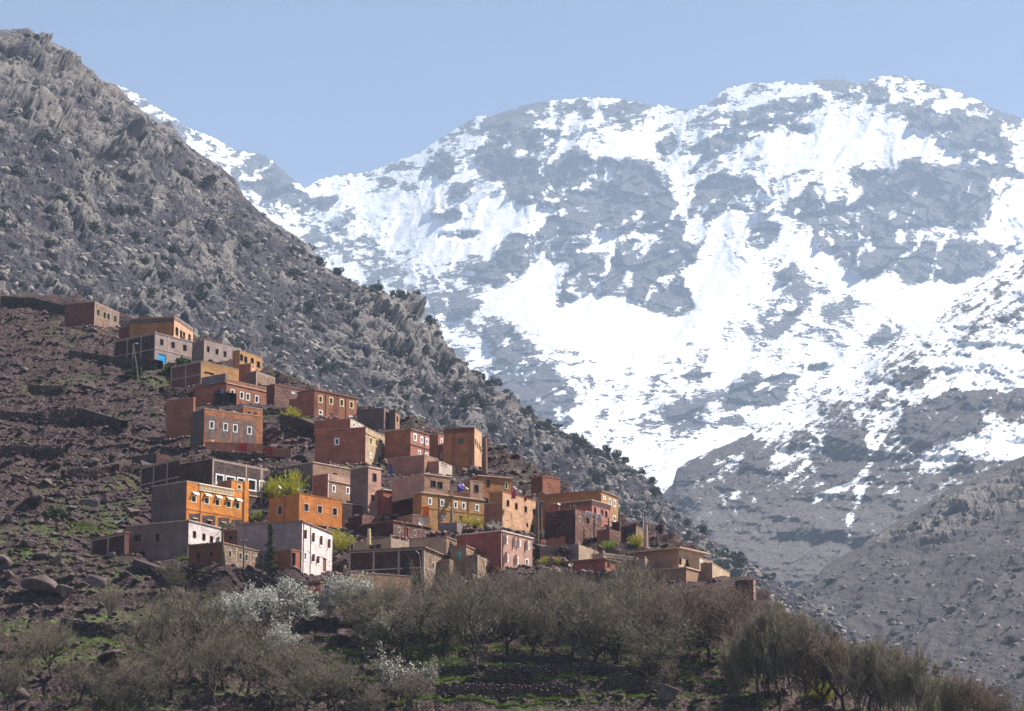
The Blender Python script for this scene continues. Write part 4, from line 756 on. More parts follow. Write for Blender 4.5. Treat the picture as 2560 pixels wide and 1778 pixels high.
# ---- dark terrace walls left of the village
house('stone_shed', 'C', (440, 62), 200, (75, 108), (660, 100), STONEP, STONED, 'dark ruined stone pens on the slope above the purple stone house', roof='par', ph=.2, coping=False) 
house('stone_shed', 'Z2', (320, 262), 345, (150, 290), (332, 268), STONED, STONED, 'small dark stone pen beside the boulder field', roof='par', ph=.2, coping=False)
# ---- infill between the houses
house('stone_shed', 'D', (1530, 745), 905, (1375, 724), (1545, 750), STONED, STONER, 'dark stone hut filled with rubble beside the flat burnt-orange house', roof='par', ph=.3, coping=False, th=40)
house('stone_shed', 'D', (1545, 737), 850, (1530, 740), (1722, 772), STONER, STONER, 'reddish stone hut below the pinkish tower house', roof='par', ph=.25, coping=False)
house('block_house', 'I', (602, 436), 505, (376, 463), (640, 442), BLOCKB, BLOCKB, 'low sand-coloured block wall house with a small hatch', roof='par', ph=.2, coping=False, win=W('L', 'd', 26, 36, (560, 465)))
house('earth_house', 'C', (1415, 1000), 1230, (1246, 1022), (1432, 1004), DARKBR, DARKBR, 'narrow dark brown house squeezed against the lilac side wall', roof='eave', over=.08, eave=BROWN, win=W('L', 'd', 40, 60, (1340, 1090)))
house('earth_house', 'I', (152, 600), 735, (0, 618), (165, 604), DARKBR, DARKBR, 'dark low house left of the plain earth-brown house', roof='eave', over=.1, eave=TAUPE)
house('stone_shed', 'Z5', (945, 562), 660, (880, 566), (965, 566), STONED, STONER, 'tiny dark stone hut behind the low red stone shed', roof='eave', over=.08, eave=BROWN)
house('earth_house', 'F', (432, 1018), 1075, (292, 985), (556, 950), MAUVE, PALE, 'small pale stair house between the beige front and the white-surround house', roof='par', ph=.3, th=48)
house('earth_house', 'G', (1560, 700), 800, (1480, 712), (1690, 715), DARKBR, BROWN, 'dark lean-to under the brown earth house with tall openings', roof='eave', over=.15, eave=TAUPE)
# ================================================================== the village hillside
_rg = np.array([hill_plane_hit(u, v) for u, v in skyline]); _rx, _ry = _rg[:, 0], _rg[:, 1] + 9
def hill_z(x, y, pads=True, detail=True):
    """height, grass, riser of the hillside (arrays)"""
    x = np.asarray(x, float); y = np.asarray(y, float)
    yr = np.interp(x, _rx, _ry); over = np.maximum(0, y - yr)
    yy = y - over; z = A0 + S0 * yy
    z = z - 0.62 * over * over / (over + 10)
    z = z - 0.30 * np.maximum(0, x - 42) * sstep(42, 70, x)
    low = -1.7 + 0 * z; k = 6.0; z = np.where(z > low + 20, z, k * np.log(np.exp(np.clip(z / k, -50, 50)) + np.exp(low / k)))
    z = np.maximum(z, -39.5)
    und = 1.3 * fbm(x / 34., y / 34., 200, 3); zz = z + und * sstep(255, 320, y)
    # terraces
    st = 2.6; q = zz / st + .55 * fbm(x / 26., y / 15., 203, 3); fl = np.floor(q); fr = q - fl
    tz = st * (fl + sstep(.62, .95, fr) - .55 * fbm(x / 26., y / 15., 203, 3) * 1.0)
    amt = sstep(-.25, .25, fbm(x / 40., y / 30., 206, 3) + .18) * sstep(262, 300, y) * (1 - sstep(0, 6, over))
    zt = zz + amt * .8 * (tz - zz)
    riser = amt * sstep(.58, .68, fr) * (1 - sstep(.93, 1., fr))
    gn = fbm(x / 7., y / 7., 208, 4, .6); grass = sstep(.02, .38, gn + .55 * (1 - sstep(335, 388, y)) - .06 + .10 + .16 * sstep(470, 560, y) * (x < -20) + .12 * (x < -36) * (y < 470)) * (1 - riser)
    pw = np.zeros(z.shape)
    if pads:
        num = np.zeros(z.shape); den = np.zeros(z.shape) + 1e-9; 
        for (p0, dR, dL, a, b) in PADS:
            sx = (x - p0[0]) * dR[0] + (y - p0[1]) * dR[1]; sy = (x - p0[0]) * dL[0] + (y - p0[1]) * dL[1]
            d = np.hypot(np.maximum(0, np.maximum(-sx, sx - a)), np.maximum(0, np.maximum(-sy, sy - b)))
            wgt = 1 - sstep(.7, 4.2, d); num += wgt ** 3 * (p0[2] - .05); den += wgt ** 3; pw = np.maximum(pw, wgt)
        zt = zt * (1 - pw) + pw * num / den
    if detail:
        zt = zt + (.35 + .5 * riser) * (1 - pw * .8) * (.75 * facet(x / 1.7 + perlin(x / 5., y / 5., 215), y / 1.9 + perlin(x / 5., y / 5., 216), 210) + .4 * fbm(x / 1.3, y / 1.3, 213, 3, .6) + .8 * fbm(x / 6., y / 6., 217, 3)) * sstep(240, 300, y)
    return zt, grass * (1 - .75 * pw), riser * (1 - pw)
def ground_mat():
    s = N('hillside_soil'); p = s.pos(); g = s.n('Attribute', attribute_name='grass').outputs['Fac']; r = s.n('Attribute', attribute_name='riser').outputs['Fac']
    n1 = s.noise(p, .35, 6, .65); n2 = s.noise(p, 2.6, 5, .7)
    soil = s.mix(s.ramp(n1, .3, .7), (0.026, 0.0135, 0.0165), (0.064, 0.035, 0.039)); soil = s.mix(s.math('MULTIPLY', s.ramp(n2, .55, .75), .6), soil, (0.14, 0.092, 0.086))
    v = s.n('TexVoronoi', Vector=p, Scale=2.2); k = s.n('SeparateColor'); s.set(k.inputs[0], v.outputs['Color'])
    stone = s.mix(k.outputs[0], (0.012, 0.007, 0.008), (0.13, 0.085, 0.08))
    c = s.mix(s.math('MULTIPLY', s.math('ADD', r, s.ramp(k.outputs[1], .6, .72)), s.ramp(v.outputs['Distance'], .5, .3)), soil, stone)
    gr = s.mix(s.noise(p, 1.1, 4), (0.04, 0.075, 0.010), (0.11, 0.18, 0.022))
    f = s.math('MULTIPLY', g, s.ramp(s.noise(p, .9, 5, .7), .40, .62)); s.base(s.mix(s.math('MULTIPLY', f, .85), c, gr))
    s.bump(s.math('ADD', s.math('MULTIPLY', v.outputs['Distance'], -.8), n2), .9, .25); return s.m
def build_hill():
    Y = np.concatenate([np.linspace(-60, 240, 16), np.linspace(248, 296, 25), np.arange(297, 420, .55), np.arange(420, 700, .8), np.linspace(705, 1000, 14)])
    k = np.linspace(-.235, .235, 640); kk = k[None] * np.maximum(Y, 60)[:, None] * (1 + .9 * (Y[:, None] > 699))
    global HGY, HGK, HGZ
    X = kk; YY = np.repeat(Y[:, None], len(k), 1); z, g, r = hill_z(X, YY)
    me = grid_mesh('hillside', np.stack([X, YY, z], -1), {'grass': g, 'riser': r}, True)
    HGY, HGK, HGZ, = Y[:-14], k, z[:-14]; global HGG; HGG = g[:-14]
    tag(link('hillside', me, ground_mat()), kind='structure')
build_hill()
def hill_s(x, y, A=None):
    A = HGZ if A is None else A
    i = np.clip(np.searchsorted(HGY, y) - 1, 0, len(HGY) - 2); fy = np.clip((y - HGY[i]) / (HGY[i + 1] - HGY[i]), 0, 1)
    c = np.clip((x / np.maximum(y, 60) - HGK[0]) / (HGK[1] - HGK[0]), 0, len(HGK) - 1.001); j = c.astype(int); fx = c - j
    return (A[i, j] * (1 - fx) + A[i, j + 1] * fx) * (1 - fy) + (A[i + 1, j] * (1 - fx) + A[i + 1, j + 1] * fx) * fy
def ground_hits(u, v, y0=285, y1=660, n=420):
    """first crossing of each pixel ray with the hillside"""
    u = np.asarray(u, float); v = np.asarray(v, float); a, f, zz = ray(u, v); Ys = np.linspace(y0, y1, n)
    out = np.full((len(u), 3), np.nan)
    Z = hill_s((a / f)[:, None] * Ys[None], np.repeat(Ys[None], len(u), 0)); below = Z >= (zz / f)[:, None] * Ys[None]
    ok = below.any(1); i = below.argmax(1); Yh = Ys[i]
    out[ok] = np.stack([(a / f) * Yh, Yh, Z[np.arange(len(u)), i]], -1)[ok]; return out
def ground_at(u, v):
    p = ground_hits([u], [v])[0]
    if not np.isfinite(p).all(): p = hill_plane_hit(u, v)
    return p
def gz(x, y): return float(hill_s(np.array([x]), np.array([y]))[0])

# ------------------------------------------------------------------ stones
import bmesh
def rock_mesh(name, seed, n=16, flat=.7):
    """angular block: hull of a few random points, edges chipped"""
    rs = np.random.RandomState(seed); bm = bmesh.new(); pts = rs.normal(size=(n, 3)); pts /= np.linalg.norm(pts, axis=1, keepdims=True); pts *= rs.uniform(.8, 1.1, (n, 1)) * np.array([1.1, .9, flat])
    for q in pts: bm.verts.new(q)
    bmesh.ops.convex_hull(bm, input=bm.verts); bmesh.ops.delete(bm, geom=[v_ for v_ in bm.verts if not v_.link_faces], context='VERTS')
    if n != 11: bmesh.ops.bevel(bm, geom=bm.edges[:], offset=.07, segments=1, affect='EDGES')
    me = bpy.data.meshes.new(name); bm.to_mesh(me); bm.free(); return me
def rock_mat(dark, light):
    s = N('boulder_rock'); p = s.obj(); r = s.rnd(); n = s.noise(p, 1.6, 6, .7); c = s.mix(s.ramp(n, .3, .7), dark, light); s.base(s.mix(1.0, c, s.ramp(r, 0, 1, (.6,) * 3, (1.35,) * 3), 'MULTIPLY')); s.bump(s.noise(p, 4, 6, .7), .8, .15); return s.m
ROCK = rock_mat((0.045, 0.031, 0.031), (0.16, 0.118, 0.11)); protos = []
for i in range(7):
    me = rock_mesh('boulder', 300 + i, (9, 10, 12, 8, 10, 9, 12)[i], (.55, .7, .85, .6, .75, .9, .65)[i]); me.materials.append(ROCK); protos.append(me)
rnd = random.Random(5); nrs = np.random.RandomState(11)
def scatter_px(poly, n, rs=nrs):
    p = np.array(poly, float); lo, hi = p.min(0), p.max(0); out = []
    while len(out) < n:
        q = rs.uniform(lo, hi, (n * 2, 2)); q = q[inpoly(q[:, 0], q[:, 1], poly)]; out += q.tolist()
    return np.array(out[:n])
def outside_pads(P, m=.2):
    ok = np.isfinite(P).all(1)
    for (p0, dR, dL, a, b) in PADS:
        sx = (P[:, 0] - p0[0]) * dR[0] + (P[:, 1] - p0[1]) * dR[1]; sy = (P[:, 0] - p0[0]) * dL[0] + (P[:, 1] - p0[1]) * dL[1]
        ok &= ~((sx > -m) & (sx < a + m) & (sy > -m) & (sy < b + m))
    return ok
FIELD = [(0, 1180), (240, 1140), (400, 1110), (430, 1330), (330, 1420), (250, 1480), (0, 1520)]
SLOPE = [(0, 770), (180, 800), (400, 960), (480, 1120), (330, 1140), (0, 1180)]
LOWER = [(0, 1480), (330, 1400), (700, 1460), (760, 1560), (900, 1560), (1300, 1600), (1900, 1560), (1980, 1778), (0, 1778)]
HEAPS = [[(890, 1300), (960, 1330), (985, 1370), (900, 1400), (870, 1350)], [(1365, 1310), (1440, 1320), (1500, 1340), (1480, 1360), (1380, 1370)], [(1350, 1240), (1400, 1230), (1420, 1290), (1360, 1290)], [(1125, 1120), (1180, 1140), (1210, 1190), (1150, 1190)], [(1330, 1380), (1420, 1370), (1480, 1440), (1350, 1440)], [(760, 1020), (800, 1040), (820, 1055), (770, 1050)], [(210, 790), (330, 840), (300, 860), (200, 820)], [(1440, 1320), (1560, 1350), (1620, 1390), (1480, 1390)]]
def boulders(poly, n, smin, smax, label, group, power=2.5):
    q = scatter_px(poly, n); P = ground_hits(q[:, 0], q[:, 1]); ok = outside_pads(P, 1.0)
    for p in P[ok]:
        s = smin + (smax - smin) * rnd.random() ** power; o = link('boulder', protos[rnd.randrange(7)])
        o.location = (p[0], p[1], p[2] + s * .22); o.rotation_euler = (rnd.uniform(-.4, .4), rnd.uniform(-.4, .4), rnd.uniform(0, 6.28)); o.scale = (s * rnd.uniform(.8, 1.3), s * rnd.uniform(.8, 1.2), s * rnd.uniform(.75, 1.2)); tag(o, label, 'boulder', group)
boulders(FIELD, 120, .4, 1.7, 'grey boulder in the boulder field left of the grey cement house', 'boulders of the boulder field')
boulders(SLOPE, 45, .35, 1.1, 'dark boulder on the bare terraced slope above the boulder field', 'boulders on the upper slope')
boulders(LOWER, 70, .35, 1.3, 'dark boulder among the orchard terraces', 'boulders among the orchard terraces')
for hp in HEAPS[:5]: boulders(hp, 8, .4, 1.1, 'pale reddish boulder in a rubble heap between the houses', 'boulders of the village rubble heaps')
for (u, v, s, lab, pi) in ((101, 1497, 2.6, 'largest grey boulder on the slope below the boulder field', 1), (152, 1503, 2.2, 'dark boulder leaning beside the largest grey boulder', 3), (222, 977, 1.6, 'dark pointed boulder alone on the scree slope', 5), (283, 1657, 2.4, 'long pale slab of rock lying among the lower rubble', 0), (195, 796, 2.2, 'pale boulder just below the bare stone house', 2), (1672, 1765, 1.5, 'pointed brown boulder on the grassy terrace edge', 5), (85, 1262, 2.0, 'pale round boulder at the upper edge of the boulder field', 4), (860, 1620, 1.5, 'pale boulder among the blossom trees', 2)):
    p = ground_at(u, v); o = link('boulder', protos[pi]); o.location = (p[0], p[1], p[2] + s * .3); o.scale = (s * (1.5 if 'long' in lab else 1), s, s * (.6 if 'long' in lab else 1)); o.rotation_euler = (0, .2, rnd.uniform(0, 6)); tag(o, lab, 'boulder')
_HULL = []
for i_ in range(8):
    m_ = rock_mesh('tmp', 900 + i_, 11, (.6, .75, .9, .65, .8, .7, .55, .85)[i_]); t_ = [];
    for p_ in m_.polygons: vs_ = list(p_.vertices); t_ += [(vs_[0], vs_[k], vs_[k + 1]) for k in range(1, len(vs_) - 1)]
    _HULL.append((np.array([v_.co[:] for v_ in m_.vertices]), np.array(t_))); bpy.data.meshes.remove(m_)
def stones_mesh(name, P, S, rs, tilt=.5):
    """many small angular stones as one mesh: P positions, S sizes (n,3)"""
    Vs, Fs, base = [], [], 0; pick = rs.randint(0, 8, len(P))
    for h_ in range(8):
        k = pick == h_; n = k.sum()
        if not n: continue
        iv, fc = _HULL[h_]; V = iv[None] * S[k][:, None, :]; a = rs.uniform(-tilt, tilt, n)[:, None]; ca, sa = np.cos(a), np.sin(a)
        V = np.stack([V[..., 0] * ca - V[..., 2] * sa, V[..., 1], V[..., 0] * sa + V[..., 2] * ca], -1); t = rs.uniform(0, 6.283, n)[:, None]; c, s_ = np.cos(t), np.sin(t)
        V = np.stack([V[..., 0] * c - V[..., 1] * s_, V[..., 0] * s_ + V[..., 1] * c, V[..., 2]], -1) + P[k][:, None, :]
        Vs.append(V.reshape(-1, 3)); Fs.append((fc[None] + (np.arange(n) * len(iv))[:, None, None]).reshape(-1, 3) + base); base += n * len(iv)
    me = bpy.data.meshes.new(name); fast_mesh(me, np.concatenate(Vs), np.concatenate(Fs), 3); return me
def stone_mat(dark, light, sc_=1.5):
    s = N('loose_stone'); p = s.pos(); v = s.n('TexVoronoi', Vector=p, Scale=sc_); k = s.n('SeparateColor'); s.set(k.inputs[0], v.outputs['Color'])
    s.base(s.mix(s.math('MULTIPLY', s.math('ADD', k.outputs[0], s.noise(p, 5, 4)), .5), dark, light)); s.bump(s.noise(p, 6, 4), .6, .08); return s.m
STONE = stone_mat((0.014, 0.008, 0.009), (0.15, 0.10, 0.094)); STONEL = stone_mat((0.06, 0.032, 0.03), (0.36, 0.225, 0.20))
def rubble_field(name, polys, ns, smin, smax, mat, power=3.0, seed=3):
    rs = np.random.RandomState(seed); Ps = []
    for poly, n in zip(polys, ns):
        q = scatter_px(poly, n, rs); P = ground_hits(q[:, 0], q[:, 1], n=220); P = P[outside_pads(P, .15)]; Ps.append(P)
    P = np.concatenate(Ps); s = smin + (smax - smin) * rs.rand(len(P), 1) ** power; S = s * rs.uniform(.7, 1.3, (len(P), 3)) * np.array([1, 1, .7]); P = P + np.array([0, 0, 1]) * S[:, 2:] * .35
    tag(link(name, stones_mesh(name, P, S, rs), mat), kind='stuff')
rubble_field('loose_stones', [FIELD, SLOPE, LOWER, [(330, 780), (1300, 1130), (1900, 1500), (700, 1480), (380, 1440), (330, 1100)]], [4200, 4600, 4200, 5200], .10, .62, STONE)
VILL = [(420, 900), (760, 960), (1200, 1120), (1450, 1290), (1700, 1420), (1500, 1440), (900, 1460), (700, 1420), (640, 1180), (420, 1120)]
rubble_field('pale_rubble', HEAPS + [VILL], [420, 420, 260, 420, 420, 120, 200, 300, 4500], .13, .7, STONEL, 2.2, 9)

# ---- dry stone retaining walls
WALLS = [([(330, 1430), (400, 1452), (480, 1462)], 1.7, 'dry stone terrace wall below the grey cement house'), ([(490, 1462), (600, 1470), (700, 1478)], 1.7, 'dry stone terrace wall below the low field-stone house'), ([(528, 1140), (610, 1150), (690, 1164)], 1.0, 'dry stone wall below the grey-panelled house'),
    ([(410, 1000), (480, 1006), (570, 1022)], 2.8, 'high bank of piled stones behind the grey-panelled house'), ([(626, 1036), (690, 1040), (745, 1040)], 1.1, 'stone wall below the house with five white windows'), ([(700, 1072), (745, 1086), (790, 1100)], 2.8, 'stone terrace wall below the house with yellow windows'), ([(795, 1124), (830, 1130), (870, 1140)], 2.2, 'dark stone wall at the foot of the tall beige-fronted house'),
    ([(1210, 1700), (1350, 1704), (1500, 1700)], 1.7, 'mossy terrace wall below the dark-trunked tree'), ([(1090, 1748), (1260, 1750), (1450, 1746)], 1.7, 'lowest mossy terrace wall under the orchard'), ([(1520, 1735), (1610, 1738), (1700, 1732)], 1.8, 'terrace wall beside the pointed brown boulder'), ([(790, 1757), (900, 1760), (1010, 1756)], 1.6, 'terrace wall by the small white-flowered sapling'), ([(1230, 1664), (1330, 1668), (1420, 1664)], 1.4, 'upper mossy terrace wall in the orchard'), ([(1440, 1690), (1560, 1694), (1700, 1686)], 1.4, 'terrace wall in the shade of the orchard'), ([(1010, 1690), (1100, 1694), (1190, 1690)], 1.4, 'terrace wall left of the dark-trunked tree'),
    ([(0, 1142), (80, 1150), (160, 1152)], 2.0, 'dark terrace wall above the boulder field'), ([(122, 1060), (200, 1066), (300, 1086)], 2.4, 'long dark terrace wall on the bare slope'), ([(68, 985), (110, 990), (160, 990)], 1.6, 'short dark terrace wall on the scree slope'), ([(170, 900), (270, 915), (390, 928)], 2.2, 'terrace wall below the street lamp'), ([(0, 768), (90, 776), (190, 800)], 2.4, 'stone wall along the top of the slope'), ([(160, 1200), (250, 1196), (330, 1180)], 1.8, 'terrace wall beside the ruined pens'), ([(1335, 1392), (1370, 1400), (1420, 1402)], 1.6, 'stone wall beside the pink house'), ([(150, 1575), (230, 1590), (330, 1600)], 1.8, 'terrace wall below the largest boulder'), ([(0, 1050), (60, 1060), (110, 1066)], 1.6, 'terrace wall at the open end of the scree slope'),
    ([(760, 1485), (850, 1478), (900, 1488)], 1.6, 'stone wall below the pinkish-white house'), ([(1330, 1470), (1480, 1462), (1640, 1470)], 1.8, 'stone wall along the top of the orchard')]
wrs = np.random.RandomState(21)
for pts, hgt, lab in WALLS:
    g = [ground_at(u, v) for u, v in pts]; P = []; S = []
    for p, q in zip(g[:-1], g[1:]):
        L_ = np.linalg.norm((q - p)[:2]); n = max(2, int(L_ / .42))
        for i in range(n):
            c = p + (q - p) * (i + .5) / n; top = hgt * (1 + .25 * perlin(np.array([c[0] / 3.]), np.array([c[1] / 3.]), 9)[0]); zz = -.4
            while zz < top:
                s = wrs.uniform(.17, .36); P.append((c[0] + wrs.uniform(-.12, .12), c[1] + wrs.uniform(-.15, .15) + zz * .12, min(p[2], q[2]) * .5 + c[2] * .5 + zz)); S.append((s * 1.2, s, s * .72)); zz += s * 1.15
    root = empty('dry_stone_wall', g[0]); tag(root, lab, 'wall')
    o = link('stones', stones_mesh('stones', np.array(P) - g[0], np.array(S), wrs), STONE, root); o['kind'] = 'stuff'
    mb = MB()
    for p, q in zip(g[:-1], g[1:]):
        d = (q - p)[:2]; d = d / np.linalg.norm(d); nn = np.array([-d[1], d[0]]); nn = nn if nn[1] > 0 else -nn; a_, b_ = p - g[0], q - g[0]
        f0, f1 = (a_[0] + nn[0] * .1, a_[1] + nn[1] * .1), (b_[0] + nn[0] * .1, b_[1] + nn[1] * .1); k0, k1 = (a_[0] + nn[0] * 1.6, a_[1] + nn[1] * 1.6), (b_[0] + nn[0] * 1.6, b_[1] + nn[1] * 1.6); t_ = hgt * .86
        mb.poly([(*f0, a_[2] - 1), (*f1, b_[2] - 1), (*f1, b_[2] + t_), (*f0, a_[2] + t_)]); mb.poly([(*f0, a_[2] + t_), (*f1, b_[2] + t_), (*k1, b_[2] + t_), (*k0, a_[2] + t_)]); mb.poly([(*k0, a_[2] + t_), (*k1, b_[2] + t_), (*k1, b_[2] - 1), (*k0, a_[2] - 1)])
    mb.build('earth_core', plain((0.07, 0.05, 0.045), .95, .3, 1.0), root)
# stones strewn over the far slopes
def far_rocks(name, U_, Pg, n, smin, smax, mat, seed, vmax=1.0):
    rs = np.random.RandomState(seed); ny, nx = Pg.shape[:2]; i = rs.randint(8, ny, n); j = rs.randint(0, nx, n); P = Pg[i, j]; s = smin + (smax - smin) * rs.rand(n, 1) ** 4.5; S = s * rs.uniform(.6, 1.5, (n, 3)) * np.array([1.15, 1.15, .75])
    tag(link(name, stones_mesh(name, P + np.array([0, 0, .2]) * S[:, 2:], S, rs), mat), kind='stuff')
far_rocks('mountain_boulders', LMU, LMP, 26000, .3, 2.4, stone_mat((0.09, 0.078, 0.078), (0.33, 0.29, 0.26), .2), 31)
far_rocks('slope_boulders', RSU, RSP, 4000, .5, 2.6, stone_mat((0.10, 0.083, 0.078), (0.30, 0.26, 0.23), .3), 32)
# ================================================================== vegetation
def tubes_mesh(name, segs, sides=3):
    segs = np.asarray(segs); p0, p1, r0, r1 = segs[:, :3], segs[:, 3:6], segs[:, 6], segs[:, 7]; d = p1 - p0; d /= np.linalg.norm(d, axis=1, keepdims=True) + 1e-9
    ref = np.where(np.abs(d[:, 2:3]) < .9, np.array([[0, 0, 1.]]), np.array([[1., 0, 0]])); e1 = np.cross(d, ref); e1 /= np.linalg.norm(e1, axis=1, keepdims=True); e2 = np.cross(d, e1)
    V = []
    for p, r in ((p0, r0), (p1, r1)):
        for k in range(sides):
            t = 2 * math.pi * k / sides; V.append(p + (e1 * math.cos(t) + e2 * math.sin(t)) * r[:, None])
    V = np.stack(V, 1); n = len(segs); F_ = []
    for k in range(sides): k2 = (k + 1) % sides; F_.append(np.stack([np.full(n, k), np.full(n, k2), np.full(n, sides + k2), np.full(n, sides + k)], -1) + (np.arange(n) * 2 * sides)[:, None])
    me = bpy.data.meshes.new(name); fast_mesh(me, V.reshape(-1, 3), np.concatenate(F_), 4, True); return me
def quads_mesh(name, P, N1, N2):
    """leaf quads centred on P with half axes N1, N2"""
    V = np.stack([P - N1, P - N2 * .9, P + N1, P + N2], 1); n = len(P); F_ = np.arange(n * 4).reshape(n, 4); me = bpy.data.meshes.new(name); fast_mesh(me, V.reshape(-1, 3), F_, 4); return me
def unit(v): return v / (np.linalg.norm(v, axis=-1, keepdims=True) + 1e-9)
def grow(seed, H, counts=(5, 5, 5, 4, 4), lens=(.25, .42, .29, .19, .12, .08), nseg=(4, 5, 4, 3, 2, 1), r0=.30, spread=.85, up=.22, wob=.28, tmin=.3):
    rs = np.random.RandomState(seed); lev = []
    p = np.zeros((1, 3)); d = unit(np.array([[rs.normal() * .08, rs.normal() * .08, 1.]])); L = np.array([H * lens[0]]); r = np.array([r0])
    for k in range(len(lens)):
        ns = nseg[k]; pts = [p]; rr = [r]; dd = d
        for i in range(ns):
            dd = unit(dd + rs.normal(size=dd.shape) * wob * (.35 if k == 0 else 1) + np.array([0, 0, up * (0.3 if k < 1 else .5)])); pts.append(pts[-1] + dd * (L / ns)[:, None]); rr.append(r * (1 - (.45 if k < 3 else .6) * (i + 1) / ns))
        pts = np.stack(pts, 1); rr = np.stack(rr, 1)
        segs = np.concatenate([pts[:, :-1].reshape(-1, 3), pts[:, 1:].reshape(-1, 3), rr[:, :-1].reshape(-1, 1), rr[:, 1:].reshape(-1, 1)], 1); lev.append(segs)
        if k == len(lens) - 1: break
        c = counts[k]; n = len(p); t = rs.uniform(tmin if k else .62, 1.0, (n, c)); t[:, 0] = 1.0; f = t * ns; i = np.minimum(f.astype(int), ns - 1); w_ = (f - i)[..., None]; ix = np.arange(n)[:, None]
        P = pts[ix, i] * (1 - w_) + pts[ix, i + 1] * w_; D = unit(pts[ix, i + 1] - pts[ix, i]); rad = rr[ix, i] * .62
        side = unit(rs.normal(size=(n, c, 3)) * np.array([1, 1, .6])); 
        if k == 0:
            ang = (np.arange(c) / c + rs.uniform(-.06, .06, c)) * 6.283; side = np.stack([np.cos(ang), np.sin(ang), .35 + 0 * ang], -1)[None]
        d = unit(D * (1 - spread * .5) + side * spread + np.array([0, 0, up])).reshape(-1, 3); p = P.reshape(-1, 3); L = H * lens[k + 1] * rs.uniform(.65, 1.2, len(p)); r = np.minimum(rad.reshape(-1), r0 * .62 ** (k + 1)); r = np.maximum(r, .017)
    return lev
def bark_mat(c1, c2):
    s = N('bark'); p = s.obj(); s.base(s.mix(s.ramp(s.noise(p, 2.2, 4), .3, .7), c1, c2)); s.b.inputs['Roughness'].default_value = .8; return s.m
TRUNK = bark_mat((0.022, 0.017, 0.016), (0.06, 0.046, 0.04)); TWIG = bark_mat((0.045, 0.034, 0.025), (0.26, 0.215, 0.15)); TWIGO = bark_mat((0.075, 0.06, 0.042), (0.29, 0.24, 0.165)); TWIGR = bark_mat((0.06, 0.038, 0.03), (0.20, 0.135, 0.10))
def bare_proto(seed, tw, H=10, **kw):
    lev = grow(seed, H, **kw); a = tubes_mesh('trunk', np.concatenate(lev[:3]), 6); a.materials.append(TRUNK); lev[3][:, 6:] *= 1.5; lev[4][:, 6:] *= 1.15; b = tubes_mesh('crown', np.concatenate(lev[3:]), 3); b.materials.append(tw); return [('trunk', a), ('crown', b)], lev
BARE = [bare_proto(s, TWIG, **k_)[0] for s, k_ in ((1, {}), (2, dict(spread=.7, up=.35)), (3, dict(spread=1.0, up=.1, wob=.36)), (4, dict(wob=.4)))]; BARER = [bare_proto(s, TWIGR)[0] for s in (12, 13)]
up_kw = dict(lens=(.13, .52, .28, .15, .09, .06), spread=.45, up=.5, r0=.13, counts=(7, 6, 5, 5, 5))
POPL = [bare_proto(s, TWIGO, **up_kw)[0] for s in (21, 22, 23)]
def blossom_proto(seed, H, white, nb, **kw):
    parts, lev = bare_proto(seed, TWIG, H, **kw); tw = np.concatenate(lev[3:]); rs = np.random.RandomState(seed); i = rs.randint(0, len(tw), nb); t = rs.rand(nb, 1); P = tw[i, :3] * (1 - t) + tw[i, 3:6] * t + rs.normal(size=(nb, 3)) * .05
    s = rs.uniform(.05, .13, (nb, 1)); m = quads_mesh('blossom', P, unit(rs.normal(size=(nb, 3))) * s, unit(rs.normal(size=(nb, 3))) * s); m.materials.append(white); return parts + [('blossom', m)]
WHITE = leaf((0.62, 0.62, 0.56), (0.74, 0.73, 0.66), .25); PINKB = leaf((0.45, 0.12, 0.14), (0.55, 0.2, 0.2), .2); YGREEN = leaf((0.30, 0.30, 0.02), (0.52, 0.48, 0.035), .35); FRESH = leaf((0.14, 0.22, 0.025), (0.25, 0.34, 0.04), .3); DGREEN = leaf((0.022, 0.04, 0.018), (0.05, 0.075, 0.03), .1); JUN = leaf((0.016, 0.028, 0.018), (0.04, 0.056, 0.034), .05); FOREST = leaf((0.02, 0.055, 0.03), (0.05, 0.10, 0.05), .15)
bl_kw = dict(counts=(6, 5, 5, 5, 4), lens=(.2, .42, .3, .18, .11, .07), r0=.12)
BLOS = [blossom_proto(31, 7, WHITE, 6500, **bl_kw), blossom_proto(32, 7, WHITE, 5000, **bl_kw)]; SAPL = blossom_proto(33, 5, WHITE, 900, counts=(5, 4, 4, 4, 3), lens=(.2, .5, .3, .2, .12, .07), r0=.09); PINKP = blossom_proto(34, 3, PINKB, 1500, **dict(bl_kw, r0=.06))
PALEL = leaf((0.42, 0.44, 0.33), (0.60, 0.62, 0.50), .3); PALET = blossom_proto(36, 7, PALEL, 3000, **bl_kw)
GREENT = blossom_proto(35, 7, FRESH, 4200, **bl_kw)
def shoots_proto(seed, lm, n=110, nl=26, h=2.2, w_=2.0):
    rs = np.random.RandomState(seed); segs = []; P = []; A = []; B = []
    for k in range(n):
        t = rs.uniform(0, 6.283); lean = rs.uniform(.1, 1.0); d = unit(np.array([math.cos(t) * lean, math.sin(t) * lean, 1 - .35 * lean])); L_ = h * rs.uniform(.6, 1.15); p = np.array([math.cos(t), math.sin(t), 0]) * rs.uniform(0, .45) * w_ * .5; q = p + d * L_
        segs.append((*p, *q, .02, .008)); u_ = rs.rand(nl, 1) ** .7; P.append(p + (q - p) * u_ + rs.normal(size=(nl, 3)) * .07); A.append(unit(d + rs.normal(size=(nl, 3)) * .5) * rs.uniform(.07, .15, (nl, 1))); B.append(unit(rs.normal(size=(nl, 3))) * rs.uniform(.03, .06, (nl, 1)))
    a = tubes_mesh('stem', segs, 3); a.materials.append(TWIGO); b = quads_mesh('foliage', np.concatenate(P), np.concatenate(A), np.concatenate(B)); b.materials.append(lm); return [('stem', a), ('foliage', b)]
